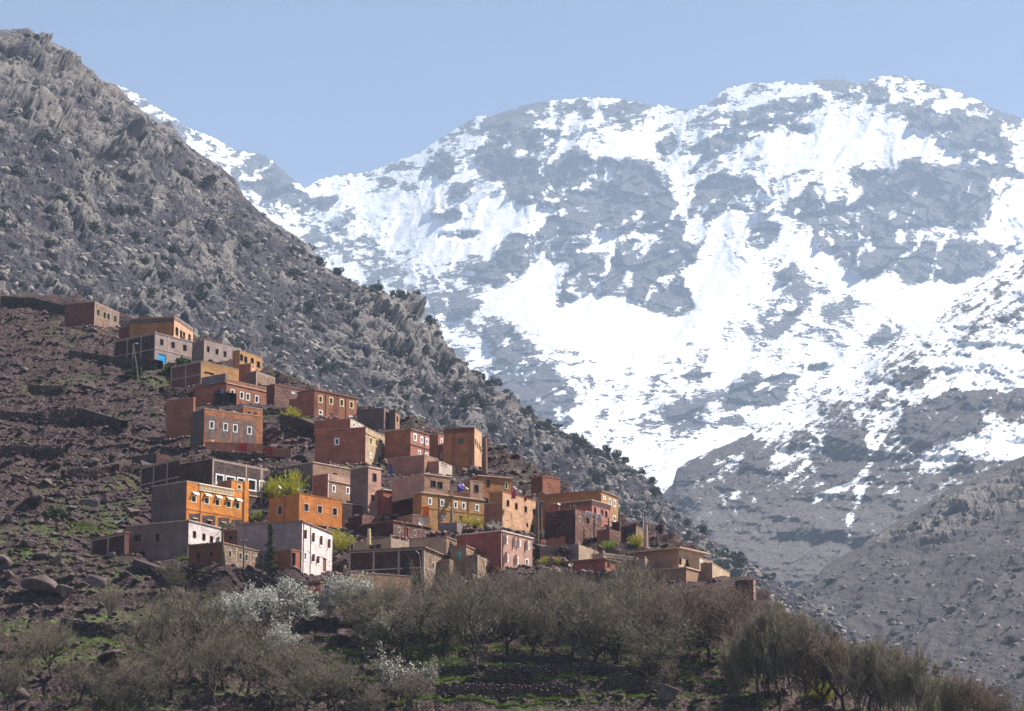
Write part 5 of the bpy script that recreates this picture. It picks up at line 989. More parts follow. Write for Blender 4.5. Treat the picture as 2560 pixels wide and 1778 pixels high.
WILL = shoots_proto(41, YGREEN); WILLG = shoots_proto(42, FRESH, 80, 22, 1.6); WHBUSH = shoots_proto(43, WHITE, 60, 9, 1.8, 2.4); WHGREEN = shoots_proto(44, YGREEN, 60, 16, 1.6, 2.6)
def bush_proto(seed, lm, n=620, R_=1.0, tall=.8):
    rs = np.random.RandomState(seed); nb = rs.randint(5, 9); C = rs.normal(size=(nb, 3)) * np.array([.5, .5, .22]) + np.array([0, 0, .55 * tall]); rad = rs.uniform(.32, .58, nb); j = rs.randint(0, nb, n); d = unit(rs.normal(size=(n, 3))); P = C[j] + d * (rad[j] * rs.uniform(.55, 1.12, n))[:, None] * np.array([1, 1, tall]); P[:, 2] = np.maximum(P[:, 2], .02)
    s = rs.uniform(.06, .17, (n, 1)); m = quads_mesh('foliage', P * R_, unit(rs.normal(size=(n, 3)) + d) * s, unit(rs.normal(size=(n, 3))) * s * .8); m.materials.append(lm)
    st = [(0, 0, -.2, *(C[i] * .8), .06, .025) for i in range(nb)]; t = tubes_mesh('stem', st, 4); t.materials.append(TRUNK); return [('stem', t), ('foliage', m)]
JUNI = [bush_proto(50 + i, JUN, 620, 1.0, (.8, 1.0, .7, 1.15)[i]) for i in range(4)]; DBUSH = bush_proto(57, DGREEN, 900, 1.0, 1.0); FBUSH = bush_proto(58, FOREST, 1100, 1.0, 1.3)
def conifer_proto(seed, H=5.2, W_=.75):
    rs = np.random.RandomState(seed); P = []; A = []; B = []; segs = [(0, 0, -.3, 0, 0, H * .96, .1, .02)]
    for k in range(60):
        z = H * (.16 + .82 * k / 60); rad = W_ * (1 - (z / H) ** 1.6 * .85) * rs.uniform(.55, 1.15); t = rs.uniform(0, 6.28); q = np.array([math.cos(t) * rad, math.sin(t) * rad, z + .12 * rad]); segs.append((0, 0, z, *q, .025, .008)); nl = 16; u_ = rs.rand(nl, 1); P.append(np.array([0, 0, z]) * (1 - u_) + q * u_ + rs.normal(size=(nl, 3)) * .08); A.append(unit(rs.normal(size=(nl, 3))) * .16); B.append(unit(rs.normal(size=(nl, 3))) * .07)
    t = tubes_mesh('trunk', segs, 5); t.materials.append(TRUNK); m = quads_mesh('crown', np.concatenate(P), np.concatenate(A), np.concatenate(B)); m.materials.append(DGREEN); return [('trunk', t), ('crown', m)]
CONI = conifer_proto(61)
vr = random.Random(77)
def plant(name, parts, p, s, label, cat, group=None, sz=None):
    r = bpy.data.objects.new(name, None); r.empty_display_size = .3; col.objects.link(r); r.location = p; r.rotation_euler = (0, 0, vr.uniform(0, 6.28)); q = sz or s * vr.uniform(.9, 1.1); r.scale = (s, s, q); tag(r, label, cat, group)
    for n_, me in parts: o = bpy.data.objects.new(n_, me); col.objects.link(o); o.parent = r
    return r
def at_px(u, v, hpx, h0):
    if 9 < h0 < 10: hpx *= vr.uniform(.92, 1.22)
    p = ground_at(u, v); p = p - np.array([0, 0, .25]); s = hpx * p[1] / FPX / .97 / h0; return p, s
def at_top(u, vt, Y, h0):
    q = at_depth(u, vt, Y); z = gz(q[0], q[1]); return np.array([q[0], q[1], z - .1]), (q[2] - z + .1) / h0
# ---- orchard trees
G1 = ('bare grey orchard tree in the grove right below the village', 'bare orchard trees below the village')
for (u, v, hp) in ((1000, 1640, 165), (935, 1625, 150), (1090, 1612, 150), (1330, 1645, 180), (1420, 1665, 195), (1480, 1695, 215), (1545, 1695, 225), (1600, 1645, 195), (1290, 1602, 130), (1385, 1590, 130), (1500, 1590, 150), (1580, 1580, 145), (1140, 1590, 120), (1050, 1580, 110), (1240, 1600, 135), (1440, 1600, 140), (900, 1585, 110), (1180, 1560, 100), (1350, 1555, 105), (1270, 1650, 150), (1640, 1715, 160), (965, 1600, 125), (1110, 1640, 140)):
    p, s = at_px(u, v, hp, 9.3); plant('orchard_tree', BARE[vr.randrange(4)], p, s, G1[0], 'tree', G1[1])
for (u, v, hp) in ((1660, 1660, 215), (1720, 1640, 205), (1770, 1650, 215), (1830, 1660, 205), (1880, 1690, 200), (1690, 1575, 140), (1800, 1600, 165), (1620, 1570, 130), (1750, 1580, 150), (1850, 1610, 150), (1545, 1560, 120)):
    p, s = at_px(u, v + 12, hp * .80, 9.3); plant('walnut_tree', BARER[vr.randrange(2)], p, s, 'bare reddish-brown walnut tree under the low earth terrace house', 'tree', 'bare walnut trees below the right end of the village')
p, s = at_px(1195, 1692, 225, 9.6); plant('orchard_tree', BARE[1], p, s, 'tall bare tree with a dark straight trunk on the mossy terrace', 'tree')
for (u, v, hp) in ((1900, 1775, 235), (1950, 1790, 255), (2005, 1790, 235), (2055, 1800, 235), (2110, 1800, 205), (2150, 1815, 225), (2200, 1815, 235), (2255, 1825, 225), (2305, 1830, 190), (2365, 1840, 190), (2435, 1840, 205), (2500, 1850, 190), (2550, 1850, 160), (2600, 1850, 170), (1860, 1770, 190), (1980, 1740, 180), (2085, 1770, 190), (2175, 1780, 190), (2400, 1835, 150), (2330, 1835, 150), (1925, 1730, 170), (2470, 1845, 160), (2230, 1800, 180)):
    p, s = at_px(u, v + 15, hp * (1 if u < 2260 else .84) + vr.uniform(-35, 25), 10.6); plant('poplar_tree', (POPL + BARER[:1] + BARE[:1])[vr.choice((0, 1, 2, 0, 1, 2, 3, 4))], p, s, 'leafless upright poplar in the row at the valley edge', 'tree', 'leafless poplars at the valley edge')
for (u, v, hp) in ((400, 1700, 165), (480, 1700, 165), (560, 1725, 150), (430, 1765, 155), (620, 1750, 140), (540, 1785, 155), (680, 1775, 160), (740, 1765, 120), (760, 1800, 150), (350, 1780, 155), (840, 1795, 125), (920, 1800, 100), (300, 1740, 110), (440, 1650, 95), (1030, 1790, 90)):
    p, s = at_px(u, v, hp, 9.3); plant('orchard_tree', BARE[vr.randrange(4)], p, s, 'bare tangled tree in the thicket below the white blossom', 'tree', 'bare trees of the lower thicket')
for (u, v, hp) in ((60, 1690, 115), (130, 1725, 115), (200, 1760, 120), (20, 1790, 125), (270, 1800, 120), (110, 1640, 85), (265, 1560, 70), (420, 1500, 75)):
    p, s = at_px(u, v, hp, 9.3); plant('orchard_tree', BARE[vr.randrange(4)], p, s, 'small bare tree on the rubble slope under the boulder field', 'tree', 'small bare trees on the rubble slope')
for (u, v, hp, k, lab) in ((640, 1615, 150, 0, 'wide white-blossomed fruit tree left of the dark green bush'), (725, 1600, 145, 1, 'white-blossomed fruit tree behind the wide one'), (565, 1590, 110, 1, 'low white-blossomed tree at the edge of the dark rubble'), (858, 1565, 130, 0, 'tall narrow white-blossomed tree in front of the blank brown house'), (700, 1668, 100, 1, 'white-blossomed tree trailing down into the thicket'), (812, 1560, 75, 1, 'small white-blossomed tree beside the tall narrow one')):
    p, s = at_px(u, v, hp, 6.6); plant('blossom_tree', BLOS[k], p, s, lab, 'tree')
for (u, v, hp, lab) in ((980, 1772, 115, 'sparse white-flowered sapling on the lowest terrace'), (1065, 1745, 85, 'small white-flowered sapling beside the terrace wall')):
    p, s = at_px(u, v, hp, 4.9); plant('sapling', SAPL, p, s, lab, 'tree')
p, s = at_px(785, 1520, 55, 3); plant('blossom_tree', PINKP, p, s, 'small pink-red flowering tree by the dark stone side wall', 'tree')
for (u, v, hp, lab) in ((900, 1560, 90, 'fresh green leafing tree beside the tall narrow blossom'), (535, 1570, 70, 'fresh green leafing tree at the foot of the rubble bank'), (1600, 1560, 100, 'pale green leafing tree among the bare walnut trees')):
    p, s = at_px(u, v, hp, 6.6); plant('leafing_tree', GREENT, p, s, lab, 'tree')
for (u, v, hp) in ((1480, 1560, 95), (1540, 1555, 90), (1620, 1590, 120), (1420, 1555, 80), (1690, 1600, 120), (1160, 1620, 110), (960, 1640, 110)):
    p, s = at_px(u, v, hp, 6.6); plant('budding_tree', PALET, p, s, 'silvery pale budding tree among the bare orchard trees', 'tree', 'pale budding trees in the orchard')
# ---- bushes
p, s = at_px(674, 1447, 124, 5.2); plant('conifer', CONI, p, s, 'slender dark conifer in front of the lilac side of the pinkish-white house', 'tree')
p, s = at_px(728, 1500, 62, 1.7); plant('evergreen_bush', FBUSH, p, s, 'dense dark green bush above the white blossom', 'bush'); p, s = at_px(766, 1530, 42, 1.7); plant('evergreen_bush', FBUSH, p, s, 'small dark green bush under the pink flowering tree', 'bush')
for (u, vt, Y, pr, h0, lab) in ((728, 1182, 432, WILL, 2.1, 'bright yellow-green willow bush above the flat burnt-orange house'), (686, 1200, 430, WILL, 2.1, 'smaller yellow-green willow bush beside the bright one'), (692, 1172, 436, DBUSH, 1.3, 'dark green bush behind the yellow willow')):
    p, s = at_top(u, vt, Y, h0); r = plant('bush', pr, p, s * (.72 if h0 > 2 else .5), lab, 'bush', None, s)
for (u, v, hp, pr, h0, lab) in ( (730, 1056, 28, WILL, 2.1, 'round yellow-green bush on the terrace below the yellow-windowed house'), (766, 1068, 18, WILLG, 1.5, 'low green bush beside the round yellow one'), (1364, 1410, 22, WILL, 2.1, 'yellow-green bush right of the pink house'), (1592, 1382, 28, WILL, 2.1, 'yellow-green bush below the stone house shell'), (1522, 1378, 26, WILLG, 1.5, 'green bush below the laundry house'), (842, 1382, 50, WILL, 2.1, 'tall yellow-green shrub right of the pinkish-white house'), (884, 1160, 34, WILLG, 1.5, 'feathery green shrub at the foot of the beige front'), (1180, 1318, 34, WHGREEN, 1.5, 'yellow-green flowering bush below the mustard house'), (1236, 1326, 26, WHBUSH, 1.7, 'white flowering bush in front of the tall openings'), (446, 935, 42, DBUSH, 1.3, 'dark green tree growing against the mustard house side wall'), (334, 942, 30, DBUSH, 1.3, 'dark shrub at the foot of the street lamp'), (150, 1300, 34, DBUSH, 1.3, 'round dark shrub in the boulder field'), (645, 1300, 20, WILLG, 1.5, 'green shrub at the corner pier of the orange house'), (560, 1322, 10, WILLG, 1.5, 'small green plant under the stone panels of the orange house'), (1395, 1420, 16, WILL, 2.1, 'low yellow-green plants above the orchard wall'), (1440, 1418, 14, WILL, 2.1, 'low yellow-green plant beside the small red hut'), (640, 912, 14, WILLG, 1.5, 'small green plant below the small mustard house'), (2060, 1760, 50, WILL, 2.1, 'mustard-coloured bush among the poplars')):
    p, s = at_px(u, v, hp, h0); plant('bush', pr, p, s, lab, 'bush')
# ---- junipers of the mountains
def jun(Ug, Pg, u, t, sz, lab, grp, crest=None):
    j = int(np.clip(np.searchsorted(Ug, u), 0, len(Ug) - 1)); i = int(np.clip(t * (Pg.shape[0] - 1), 3, Pg.shape[0] - 1)); p = Pg[i, j]
    return plant('juniper_bush', JUNI[vr.randrange(4)], (p[0], p[1], p[2] - .3), sz * 1.0, lab, 'bush', grp, sz * vr.uniform(.9, 1.3))
for k in range(120): jun(LMU, LMP, vr.uniform(-20, 1150), vr.uniform(.06, .85), (1.6 + 1.9 * vr.random() ** 2) * 1.4, 'dark juniper bush scattered on the grey rocky mountainside', 'junipers scattered on the mountainside')
for k in range(130): jun(LMU, LMP, vr.uniform(800, 1960), vr.random() ** 1.8 * .62, (1.5 + 1.7 * vr.random() ** 1.5) * 1.4, 'juniper bush in the dense belt along the lower mountain crest', 'junipers of the lower crest')
for k in range(50): jun(RSU, RSP, vr.uniform(1990, 2560), vr.uniform(.02, .85), (1.4 + 2.2 * vr.random() ** 2) * 1.35, 'dark juniper bush dotted on the brown scree slope', 'junipers on the scree slope')
def many_bushes(name, spots, seed):
    rs = np.random.RandomState(seed); P = []; A = []; B = []
    for (p, s) in spots:
        n = 90; d = unit(rs.normal(size=(n, 3))); P.append(p + d * np.array([1, 1, .75]) * s * rs.uniform(.4, 1.05, (n, 1)) + np.array([0, 0, s * .5])); A.append(unit(rs.normal(size=(n, 3))) * s * .2); B.append(unit(rs.normal(size=(n, 3))) * s * .15)
    m = quads_mesh(name, np.concatenate(P), np.concatenate(A), np.concatenate(B)); tag(link(name, m, JUN), kind='stuff')
sp_ = [(LMP[int(np.clip(vr.random() ** 1.2 * 500, 4, 515)), vr.randrange(200, 1000)], 1.0 + 1.2 * vr.random()) for _ in range(620)] + [(RSP[vr.randrange(4, 300), vr.randrange(60, 330)], .9 + 1.1 * vr.random()) for _ in range(150)]
many_bushes('low_scrub', sp_, 70)
# ---- grass
def grass():
    rs = np.random.RandomState(81); polys = [[(780, 1600), (1300, 1600), (1900, 1600), (1960, 1778), (700, 1778)], [(0, 1180), (400, 1120), (420, 1330), (0, 1500)], [(170, 1310), (310, 1325), (310, 1335), (170, 1325)], [(440, 1395), (540, 1398), (540, 1412), (440, 1410)], [(100, 840), (420, 960), (470, 1080), (100, 1000)], [(650, 1035), (760, 1040), (760, 1052), (650, 1050)], [(1210, 1668), (1500, 1668), (1500, 1682), (1210, 1682)], [(1090, 1716), (1450, 1714), (1450, 1726), (1090, 1728)], [(1100, 1752), (1400, 1752), (1400, 1766), (1100, 1766)], [(1520, 1700), (1700, 1690), (1700, 1706), (1520, 1712)], [(1560, 1655), (1620, 1650), (1640, 1675), (1570, 1680)], [(1640, 1690), (1720, 1690), (1720, 1720), (1640, 1720)], [(820, 1655), (960, 1655), (960, 1670), (820, 1672)], [(0, 1560), (380, 1600), (400, 1778), (0, 1778)]]; P = []
    for pl, n in zip(polys, (30000, 2500, 900, 900, 2500, 500, 950, 950, 900, 800, 600, 800, 700, 3500)):
        q = scatter_px(pl, n, rs); h = ground_hits(q[:, 0], q[:, 1]); ok = outside_pads(h, .1); h = h[ok]; keep = (hill_s(h[:, 0], h[:, 1], HGG) + rs.uniform(-.2, .4, len(h)) > (.28 if n > 9000 else .45)) | (n < 1000); P.append(h[keep])
    P = np.concatenate(P); n = len(P); t = rs.uniform(0, 6.283, n); w_ = np.stack([np.cos(t), np.sin(t), 0 * t], -1) * rs.uniform(.04, .10, (n, 1)); tip = np.stack([rs.normal(size=n) * .12, rs.normal(size=n) * .12, rs.uniform(.18, .55, n)], -1)
    V = np.stack([P - w_ - [0, 0, .05], P + w_ - [0, 0, .05], P + tip], 1); me = bpy.data.meshes.new('grass'); fast_mesh(me, V.reshape(-1, 3), np.arange(n * 3).reshape(n, 3), 3); tag(link('grass', me, leaf((0.07, 0.125, 0.013), (0.17, 0.26, 0.025), .35)), kind='stuff')
grass()
# ================================================================== poles, dishes, laundry and other small things
WOOD = plain((0.13, 0.095, 0.06), .85, .3, 3); WOODG = plain((0.16, 0.14, 0.10), .85, .3, 3); WIRE = plain((0.06, 0.05, 0.05), .6, .1); STEEL = plain((0.42, 0.42, 0.42), .45, .15, 3, .6); LAMPM = plain((0.8, 0.8, 0.82), .4, .05); DISH = plain((0.62, 0.58, 0.54), .55, .12); DISHG = plain((0.42, 0.42, 0.22), .55, .15)
TOPS = {}
def tube_obj(name, pts, r, m, parent=None, sides=6):
    segs = [(*a, *b, r0, r1) for (a, b, r0, r1) in zip(pts[:-1], pts[1:], r[:-1], r[1:])]; me = tubes_mesh(name, segs, sides); return link(name, me, m, parent)
def pole(key, z, x, yt, yb, r, m, label, lean=0.0, cross=False, lamp=0, Y=None, cat='pole', name='wooden_pole'):
    u, vt = zp(z, x, yt); _, vb = zp(z, 0, yb); p = ground_at(u, vb) if Y is None else at_depth(u, vb, Y)
    a, f, zz = ray(u + lean, vt); H = zz / f * p[1] - p[2]; dx = (a / f) * p[1] - p[0]; root = empty(name, p); tag(root, label, cat)
    tube_obj('shaft', [(0, 0, -.8), (dx * .5, 0, H * .5), (dx, 0, H)], [r * 1.45, r * 1.25, r], m, root, 8)
    if cross:
        mb = MB(); mb.box(dx - .45, -.05, H - .35, dx + .45, .05, H - .25); mb.build('crossarm', m, root)
        for k in (-.38, 0, .38): tube_obj('insulator', [(dx + k, 0, H - .25), (dx + k, 0, H - .1)], [.04, .03], LAMPM, root)
    if lamp:
        tube_obj('lamp_arm', [(dx, 0, H - .1), (dx + .35 * lamp, 0, H + .15), (dx + .8 * lamp, 0, H + .25)], [.03, .03, .03], STEEL, root); mb = MB(); mb.box(dx + .55 * lamp - .05, -.14, H + .16, dx + 1.05 * lamp + .05, .14, H + .32); mb.build('lamp_head', LAMPM, root)
    TOPS[key] = Vector((p[0] + dx, p[1], p[2] + H - .2))
pole('a', 'A', 1100, 700, 1060, .09, WOODG, 'street lamp on a thin post beside the dark shrub', 0, False, 1, cat='street lamp', name='street_lamp'); pole('a2', 'A', 1195, 690, 1262, .09, WOODG, 'leaning wooden prop post joined to the street lamp', -15)
pole('b', 'B', 1708, 450, 806, .12, WOOD, 'thin wooden pole beside the satellite dish house'); pole('c1', 'C', 1240, 960, 1500, .13, WOOD, 'tall wooden pole at the corner of the white-ended cement house', 0, True); pole('c2', 'C', 1275, 1110, 1495, .10, WOOD, 'second wooden pole leaning to the tall one', -8)
pole('c3', 'C', 1498, 1095, 1590, .12, WOODG, 'greenish wooden pole before the low field-stone house', 0, True); pole('c4', 'C', 705, 1330, 1590, .09, WOODG, 'short wooden pole holding the wire by the rubble wall')
pole('d1', 'D', 1385, 925, 1190, .12, WOOD, 'wooden post beside the rubble heap'); pole('d2', 'D', 1428, 1010, 1190, .14, WOOD, 'thick wooden post by the block house window'); pole('d3', 'D', 1608, 895, 1010, .2, plain((0.5, 0.38, 0.2), .8, .2), 'short pale post on the unfinished block roof', Y=398, name='roof_post', cat='post'); pole('d4', 'D', 785, 985, 1135, .22, plain((0.42, 0.27, 0.12), .8, .2), 'pale wooden chimney post on the small earth shed', Y=391, name='roof_post', cat='post')
pole('f1', 'F', 1322, 590, 1082, .14, WOOD, 'tall pole between the white-windowed house and the tall orange house', 0, True); pole('f2', 'F', 1795, 702, 1180, .3, plain((0.20, 0.11, 0.075), .9, .2), 'thick brown pillar behind the tall orange house', Y=447, name='brick_pillar', cat='pillar')
pole('g1', 'G', 1098, 540, 700, .16, WOODG, 'lamp post with a white head behind the grey block hut', 0, False, -.3, Y=411, cat='street lamp', name='street_lamp'); pole('g2', 'G', 540, 690, 895, .1, WOOD, 'wooden pole in front of the dark brown low house', 0, True, Y=405); pole('g3', 'G', 2128, 450, 1000, .14, WOOD, 'wooden pole with hanging cloth at the end of the peach terrace house', 0, False); pole('g4', 'G', 2170, 500, 910, .12, WOOD, 'second pole beside the hanging cloth')
pole('i1', 'I', 1128, 320, 640, .06, WOODG, 'thin lamp post at the corner of the large dark stone house', -6, False, -.5, Y=379, cat='street lamp', name='street_lamp')
pole('z1', 'Z5', 1325, 640, 826, .10, WOOD, 'lone thin pole on the ridge left of the tan flat-roofed house', -3); pole('z2', 'Z5', 507, 390, 772, .12, WOOD, 'wooden pole at the corner of the reddish laundry house', 0, True); pole('z3', 'Z5', 712, 490, 742, .11, WOOD, 'wooden pole in front of the laundry'); pole('z4', 'Z5', 848, 515, 690, .10, WOOD, 'wooden pole beside the low red stone shed'); pole('z5', 'Z5', 955, 490, 742, .12, WOOD, 'wooden pole with a pale lamp above the low red stone shed', 0, False, .3); pole('z6', 'Z5', 568, 690, 792, .2, plain((0.2, 0.11, 0.08), .9, .2), 'short red earth pillar above the block wall', name='earth_pillar', cat='pillar'); pole('z7', 'Z5', 1205, 585, 832, .25, plain((0.3, 0.2, 0.15), .9, .2), 'tall corner post of the stone house shell', name='brick_pillar', cat='pillar'); pole('z8', 'Z5', 1475, 778, 815, .12, plain((0.15, 0.1, 0.08), .9, .2), 'small chimney pot on the tan flat-roofed house', Y=393, name='chimney_pot', cat='chimney'); pole('z9', 'Z5', 1180, 500, 600, .07, STEEL, 'thin antenna rod above the stone house shell', Y=404, name='antenna', cat='antenna')
def wire(a, b, sag, label):
    p, q = TOPS[a], TOPS[b]; n = 14; pts = [p.lerp(q, k / n) - Vector((0, 0, sag * 4 * (k / n) * (1 - k / n))) for k in range(n + 1)]; o = tube_obj('power_line', [tuple(v - p) for v in pts], [.032] * (n + 1), WIRE, None, 3); o.location = p; tag(o, label, 'wire')
wire('c1', 'c4', .5, 'wire running down from the tall wooden pole to the short one'); wire('c1', 'c3', .9, 'slack wire between the tall pole and the greenish pole'); wire('d3', 'g2', 1.6, 'sagging wire in front of the dark brown low house'); wire('g2', 'g1', .8, 'wire up to the lamp post behind the grey block hut'); wire('g3', 'z2', 1.6, 'sagging wire from the peach terrace house to the laundry house'); wire('z2', 'z3', .5, 'wire above the laundry'); wire('z3', 'z5', .8, 'wire between the two poles by the red stone shed'); wire('c3', 'd4', .9, 'wire from the greenish pole to the small earth shed'); wire('d1', 'd3', .7, 'wire across the rubble heap')
def dish(z, x, y, rpx, m, label, Y, face=.5, tilt=.6):
    u, v = zp(z, x, y); p = at_depth(u, v, Y); r = rpx * ZM[z][2] * Y / FPX; root = empty('satellite_dish', p - np.array([0, 0, r * 1.3])); tag(root, label, 'satellite dish'); mb = MB(); n = 20; rings = [0, .4, .75, 1.0]
    d = Vector((math.sin(face) * math.cos(tilt), -math.cos(face) * math.cos(tilt), math.sin(tilt))); M = d.to_track_quat('Z', 'Y').to_matrix(); c0 = Vector((0, 0, r * 1.3))
    P = lambda q, t: tuple(M @ Vector((r * q * math.cos(t), r * q * math.sin(t), r * .28 * q * q)) + c0)
    for q0, q1 in zip(rings[:-1], rings[1:]):
        for k in range(n):
            t0, t1 = 2 * math.pi * k / n, 2 * math.pi * (k + 1) / n
            mb.poly([P(q0, t0), P(q1, t0), P(q1, t1), P(q0, t1)] if q0 else [P(0, 0), P(q1, t0), P(q1, t1)])
    mb.build('reflector', m, root); tube_obj('mast', [(0, 0, -.6), tuple(c0 - d * .1)], [.04, .04], STEEL, root); e = c0 + M @ Vector((0, -.1 * r, r * 1.1)); tube_obj('feed_arm', [P(1, -1.57), tuple(e)], [.02, .02], STEEL, root); tube_obj('feed_horn', [tuple(e), tuple(e - d * .15)], [.05, .06], STEEL, root)
dish('B', 1787, 648, 34, DISH, 'cream satellite dish beside the thin wooden pole', 496, -.2); dish('D', 846, 455, 32, DISHG, 'yellowish round satellite dish above the flat burnt-orange house', 421, -.5); dish('D', 617, 438, 24, DISH, 'grey satellite dish seen edge-on under the yellow willow', 424, 1.2); dish('C', 1525, 1160, 26, DISH, 'small grey satellite dish on the low field-stone house roof', 397, .9); dish('G', 738, 712, 36, DISH, 'white satellite dish on the small grey cement house', 409, -.3); dish('Z5', 375, 386, 16, DISH, 'small white satellite dish below the long ochre house', 412, .3); dish('Z5', 490, 966, 26, DISHG, 'dull satellite dish at the edge of the small red hut', 388, -.3)
def cloth(z, x0, y0, x1, y1, Y, m, label, cat='laundry', name='blanket', folds=5, amp=.09, bulge=0.0):
    """hanging cloth with folds, real thickness"""
    u0, v0 = zp(z, x0, y0); u1, v1 = zp(z, x1, y1); a = at_depth(u0, v0, Y); b = at_depth(u1, v1, Y); w_ = b[0] - a[0]; h_ = a[2] - b[2]; nx, ny = 15, 9; g = np.zeros((ny, nx, 3))
    for j in range(ny):
        for i in range(nx):
            s, t = i / (nx - 1), j / (ny - 1); g[j, i] = (w_ * s + .03 * math.sin(t * 5 + i), -amp * math.sin(s * folds * 6.28 + .6 * t) * (.3 + .7 * t) - bulge * math.sin(3.14 * t), -h_ * t * (1 + .06 * math.sin(s * 9 + 1)))
    me = grid_mesh(name, g, None, True); uv = me.uv_layers.new(name='uv'); li = np.zeros(len(me.loops), np.int32); me.loops.foreach_get('vertex_index', li); ii, jj = li % nx, li // nx; uv.data.foreach_set('uv', np.stack([ii / (nx - 1), 1 - jj / (ny - 1)], -1).astype(np.float32).ravel())
    o = link(name, me, m); o.location = a - np.array([0, .05, 0]); md = o.modifiers.new('thickness', 'SOLIDIFY'); md.thickness = .025; tag(o, label, cat)
@cached
def stripes(cols, axis=0, n=6.0):
    s = N('woven_stripes'); k = s.n('SeparateXYZ', Vector=s.uv()).outputs[axis]; f = s.math('FRACT', s.math('ADD', s.math('MULTIPLY', k, n), s.math('MULTIPLY', s.noise(s.uv(), 5, 2), .3))); r = s.n('ValToRGB', Fac=f); r.color_ramp.interpolation = 'CONSTANT'; e = r.color_ramp.elements
    e[0].color = cols[0] + (1,); e[1].position = 1 / len(cols); e[1].color = cols[1] + (1,)
    for i in range(2, len(cols)): q = e.new(i / len(cols)); q.color = cols[i] + (1,)
    s.base(r.outputs[0]); return s.m
cl = lambda c: plain(c, .9, .12, 2)
cloth('G', 745, 500, 828, 625, 412.5, stripes(((0.75, 0.05, 0.02), (0.85, 0.20, 0.02), (0.80, 0.45, 0.02), (0.6, 0.02, 0.08))), 'red, orange and yellow blanket hung over the wall of the mustard house')
cloth('I', 676, 318, 753, 418, 385.4, stripes(((0.05, 0.03, 0.025), (0.42, 0.27, 0.10), (0.07, 0.035, 0.03)), 1, 4.0), 'dark carpet with tan stripes hung from the roof of the large stone house', name='carpet', amp=.03); cloth('I', 700, 430, 765, 490, 385.0, cl((0.30, 0.17, 0.05)), 'plain tan carpet below the striped one', name='carpet', amp=.03)
cloth('I', 1468, 318, 1500, 372, 386.8, cl((0.0, 0.30, 0.28)), 'teal shirt hung on the mossy stone house', name='shirt', folds=2); cloth('G', 1812, 330, 1866, 418, 411.5, cl((0.55, 0.06, 0.17)), 'crimson cloth hung from the orange parapet'); cloth('G', 1965, 382, 1998, 445, 414.5, cl((0.40, 0.10, 0.07)), 'dark red cloth hung from the orange parapet'); cloth('G', 2105, 440, 2190, 640, 414.0, cl((0.12, 0.075, 0.09)), 'grey-violet net hanging from the corner of the peach terrace house', name='hanging_net', folds=3)
cloth('G', 590, 402, 655, 438, 419.0, cl((0.02, 0.30, 0.36)), 'turquoise plastic sheet on the roofless dark wall', name='plastic_sheet', cat='sheet', folds=2); cloth('G', 430, 340, 590, 380, 421.0, stripes(((0.45, 0.27, 0.05), (0.30, 0.17, 0.03)), 0, 20.0), 'fringe of straw along the eaves of the dark red earth house', name='straw_fringe', cat='straw', folds=9)
for k, (x0, x1, c, n_) in enumerate(((628, 640, (0.75, 0.72, 0.72), 'white'), (642, 654, (0.55, 0.25, 0.27), 'faded red'), (656, 668, (0.70, 0.62, 0.62), 'pale pink'), (672, 684, (0.32, 0.28, 0.36), 'grey-blue'), (735, 748, (0.72, 0.74, 0.78), 'bright white'), (752, 764, (0.35, 0.45, 0.40), 'pale green'), (766, 776, (0.55, 0.42, 0.5), 'lilac'))):
    cloth('Z5', x0, 452 + (x0 - 628) * .2, x1, 500 + (x0 - 628) * .2, 405.5, cl(c), n_ + ' piece of washing on the line above the reddish stone house', name='washing', folds=1.5)
def bedding(z, x, y, w_, hh, Y, m, label, rot=.3):
    u, v = zp(z, x, y); p = at_depth(u, v, Y); k = ZM[z][2] * Y / FPX; bm = bmesh.new(); bmesh.ops.create_cube(bm, size=1.0); bmesh.ops.scale(bm, vec=(w_ * k, .5, hh * k), verts=bm.verts); bmesh.ops.bevel(bm, geom=bm.edges[:], offset=min(w_, hh) * k * .3, segments=3, affect='EDGES')
    for q in bm.verts: q.co.z -= .08 * math.sin(q.co.x * 6); q.co.y += .04 * math.sin(q.co.z * 8)
    me = bpy.data.meshes.new('bedding'); bm.to_mesh(me); bm.free()
    for pl in me.polygons: pl.use_smooth = True
    o = link('rolled_bedding', me, m); o.location = p; o.rotation_euler = (0, rot, .5); tag(o, label, 'bedding')
bedding('G', 1185, 285, 55, 100, 417.6, cl((0.20, 0.10, 0.36)), 'purple mattress roll leaning on the balcony of the mustard house', .3); bedding('G', 1232, 262, 40, 40, 417.8, cl((0.50, 0.45, 0.62)), 'pale lilac pillow on top of the purple mattress', .2); bedding('G', 1218, 308, 52, 40, 417.2, cl((0.02, 0.04, 0.30)), 'deep blue quilt beside the purple mattress', -.3); bedding('G', 1275, 300, 46, 40, 417.5, cl((0.62, 0.55, 0.40)), 'cream cushion on the balcony rail', -.2); bedding('G', 1848, 295, 70, 30, 411.3, cl((0.62, 0.35, 0.42)), 'pink rolled blanket on the orange parapet', .45); bedding('G', 1915, 335, 40, 22, 412.5, cl((0.65, 0.60, 0.62)), 'white rolled sheet on the orange parapet', .3)
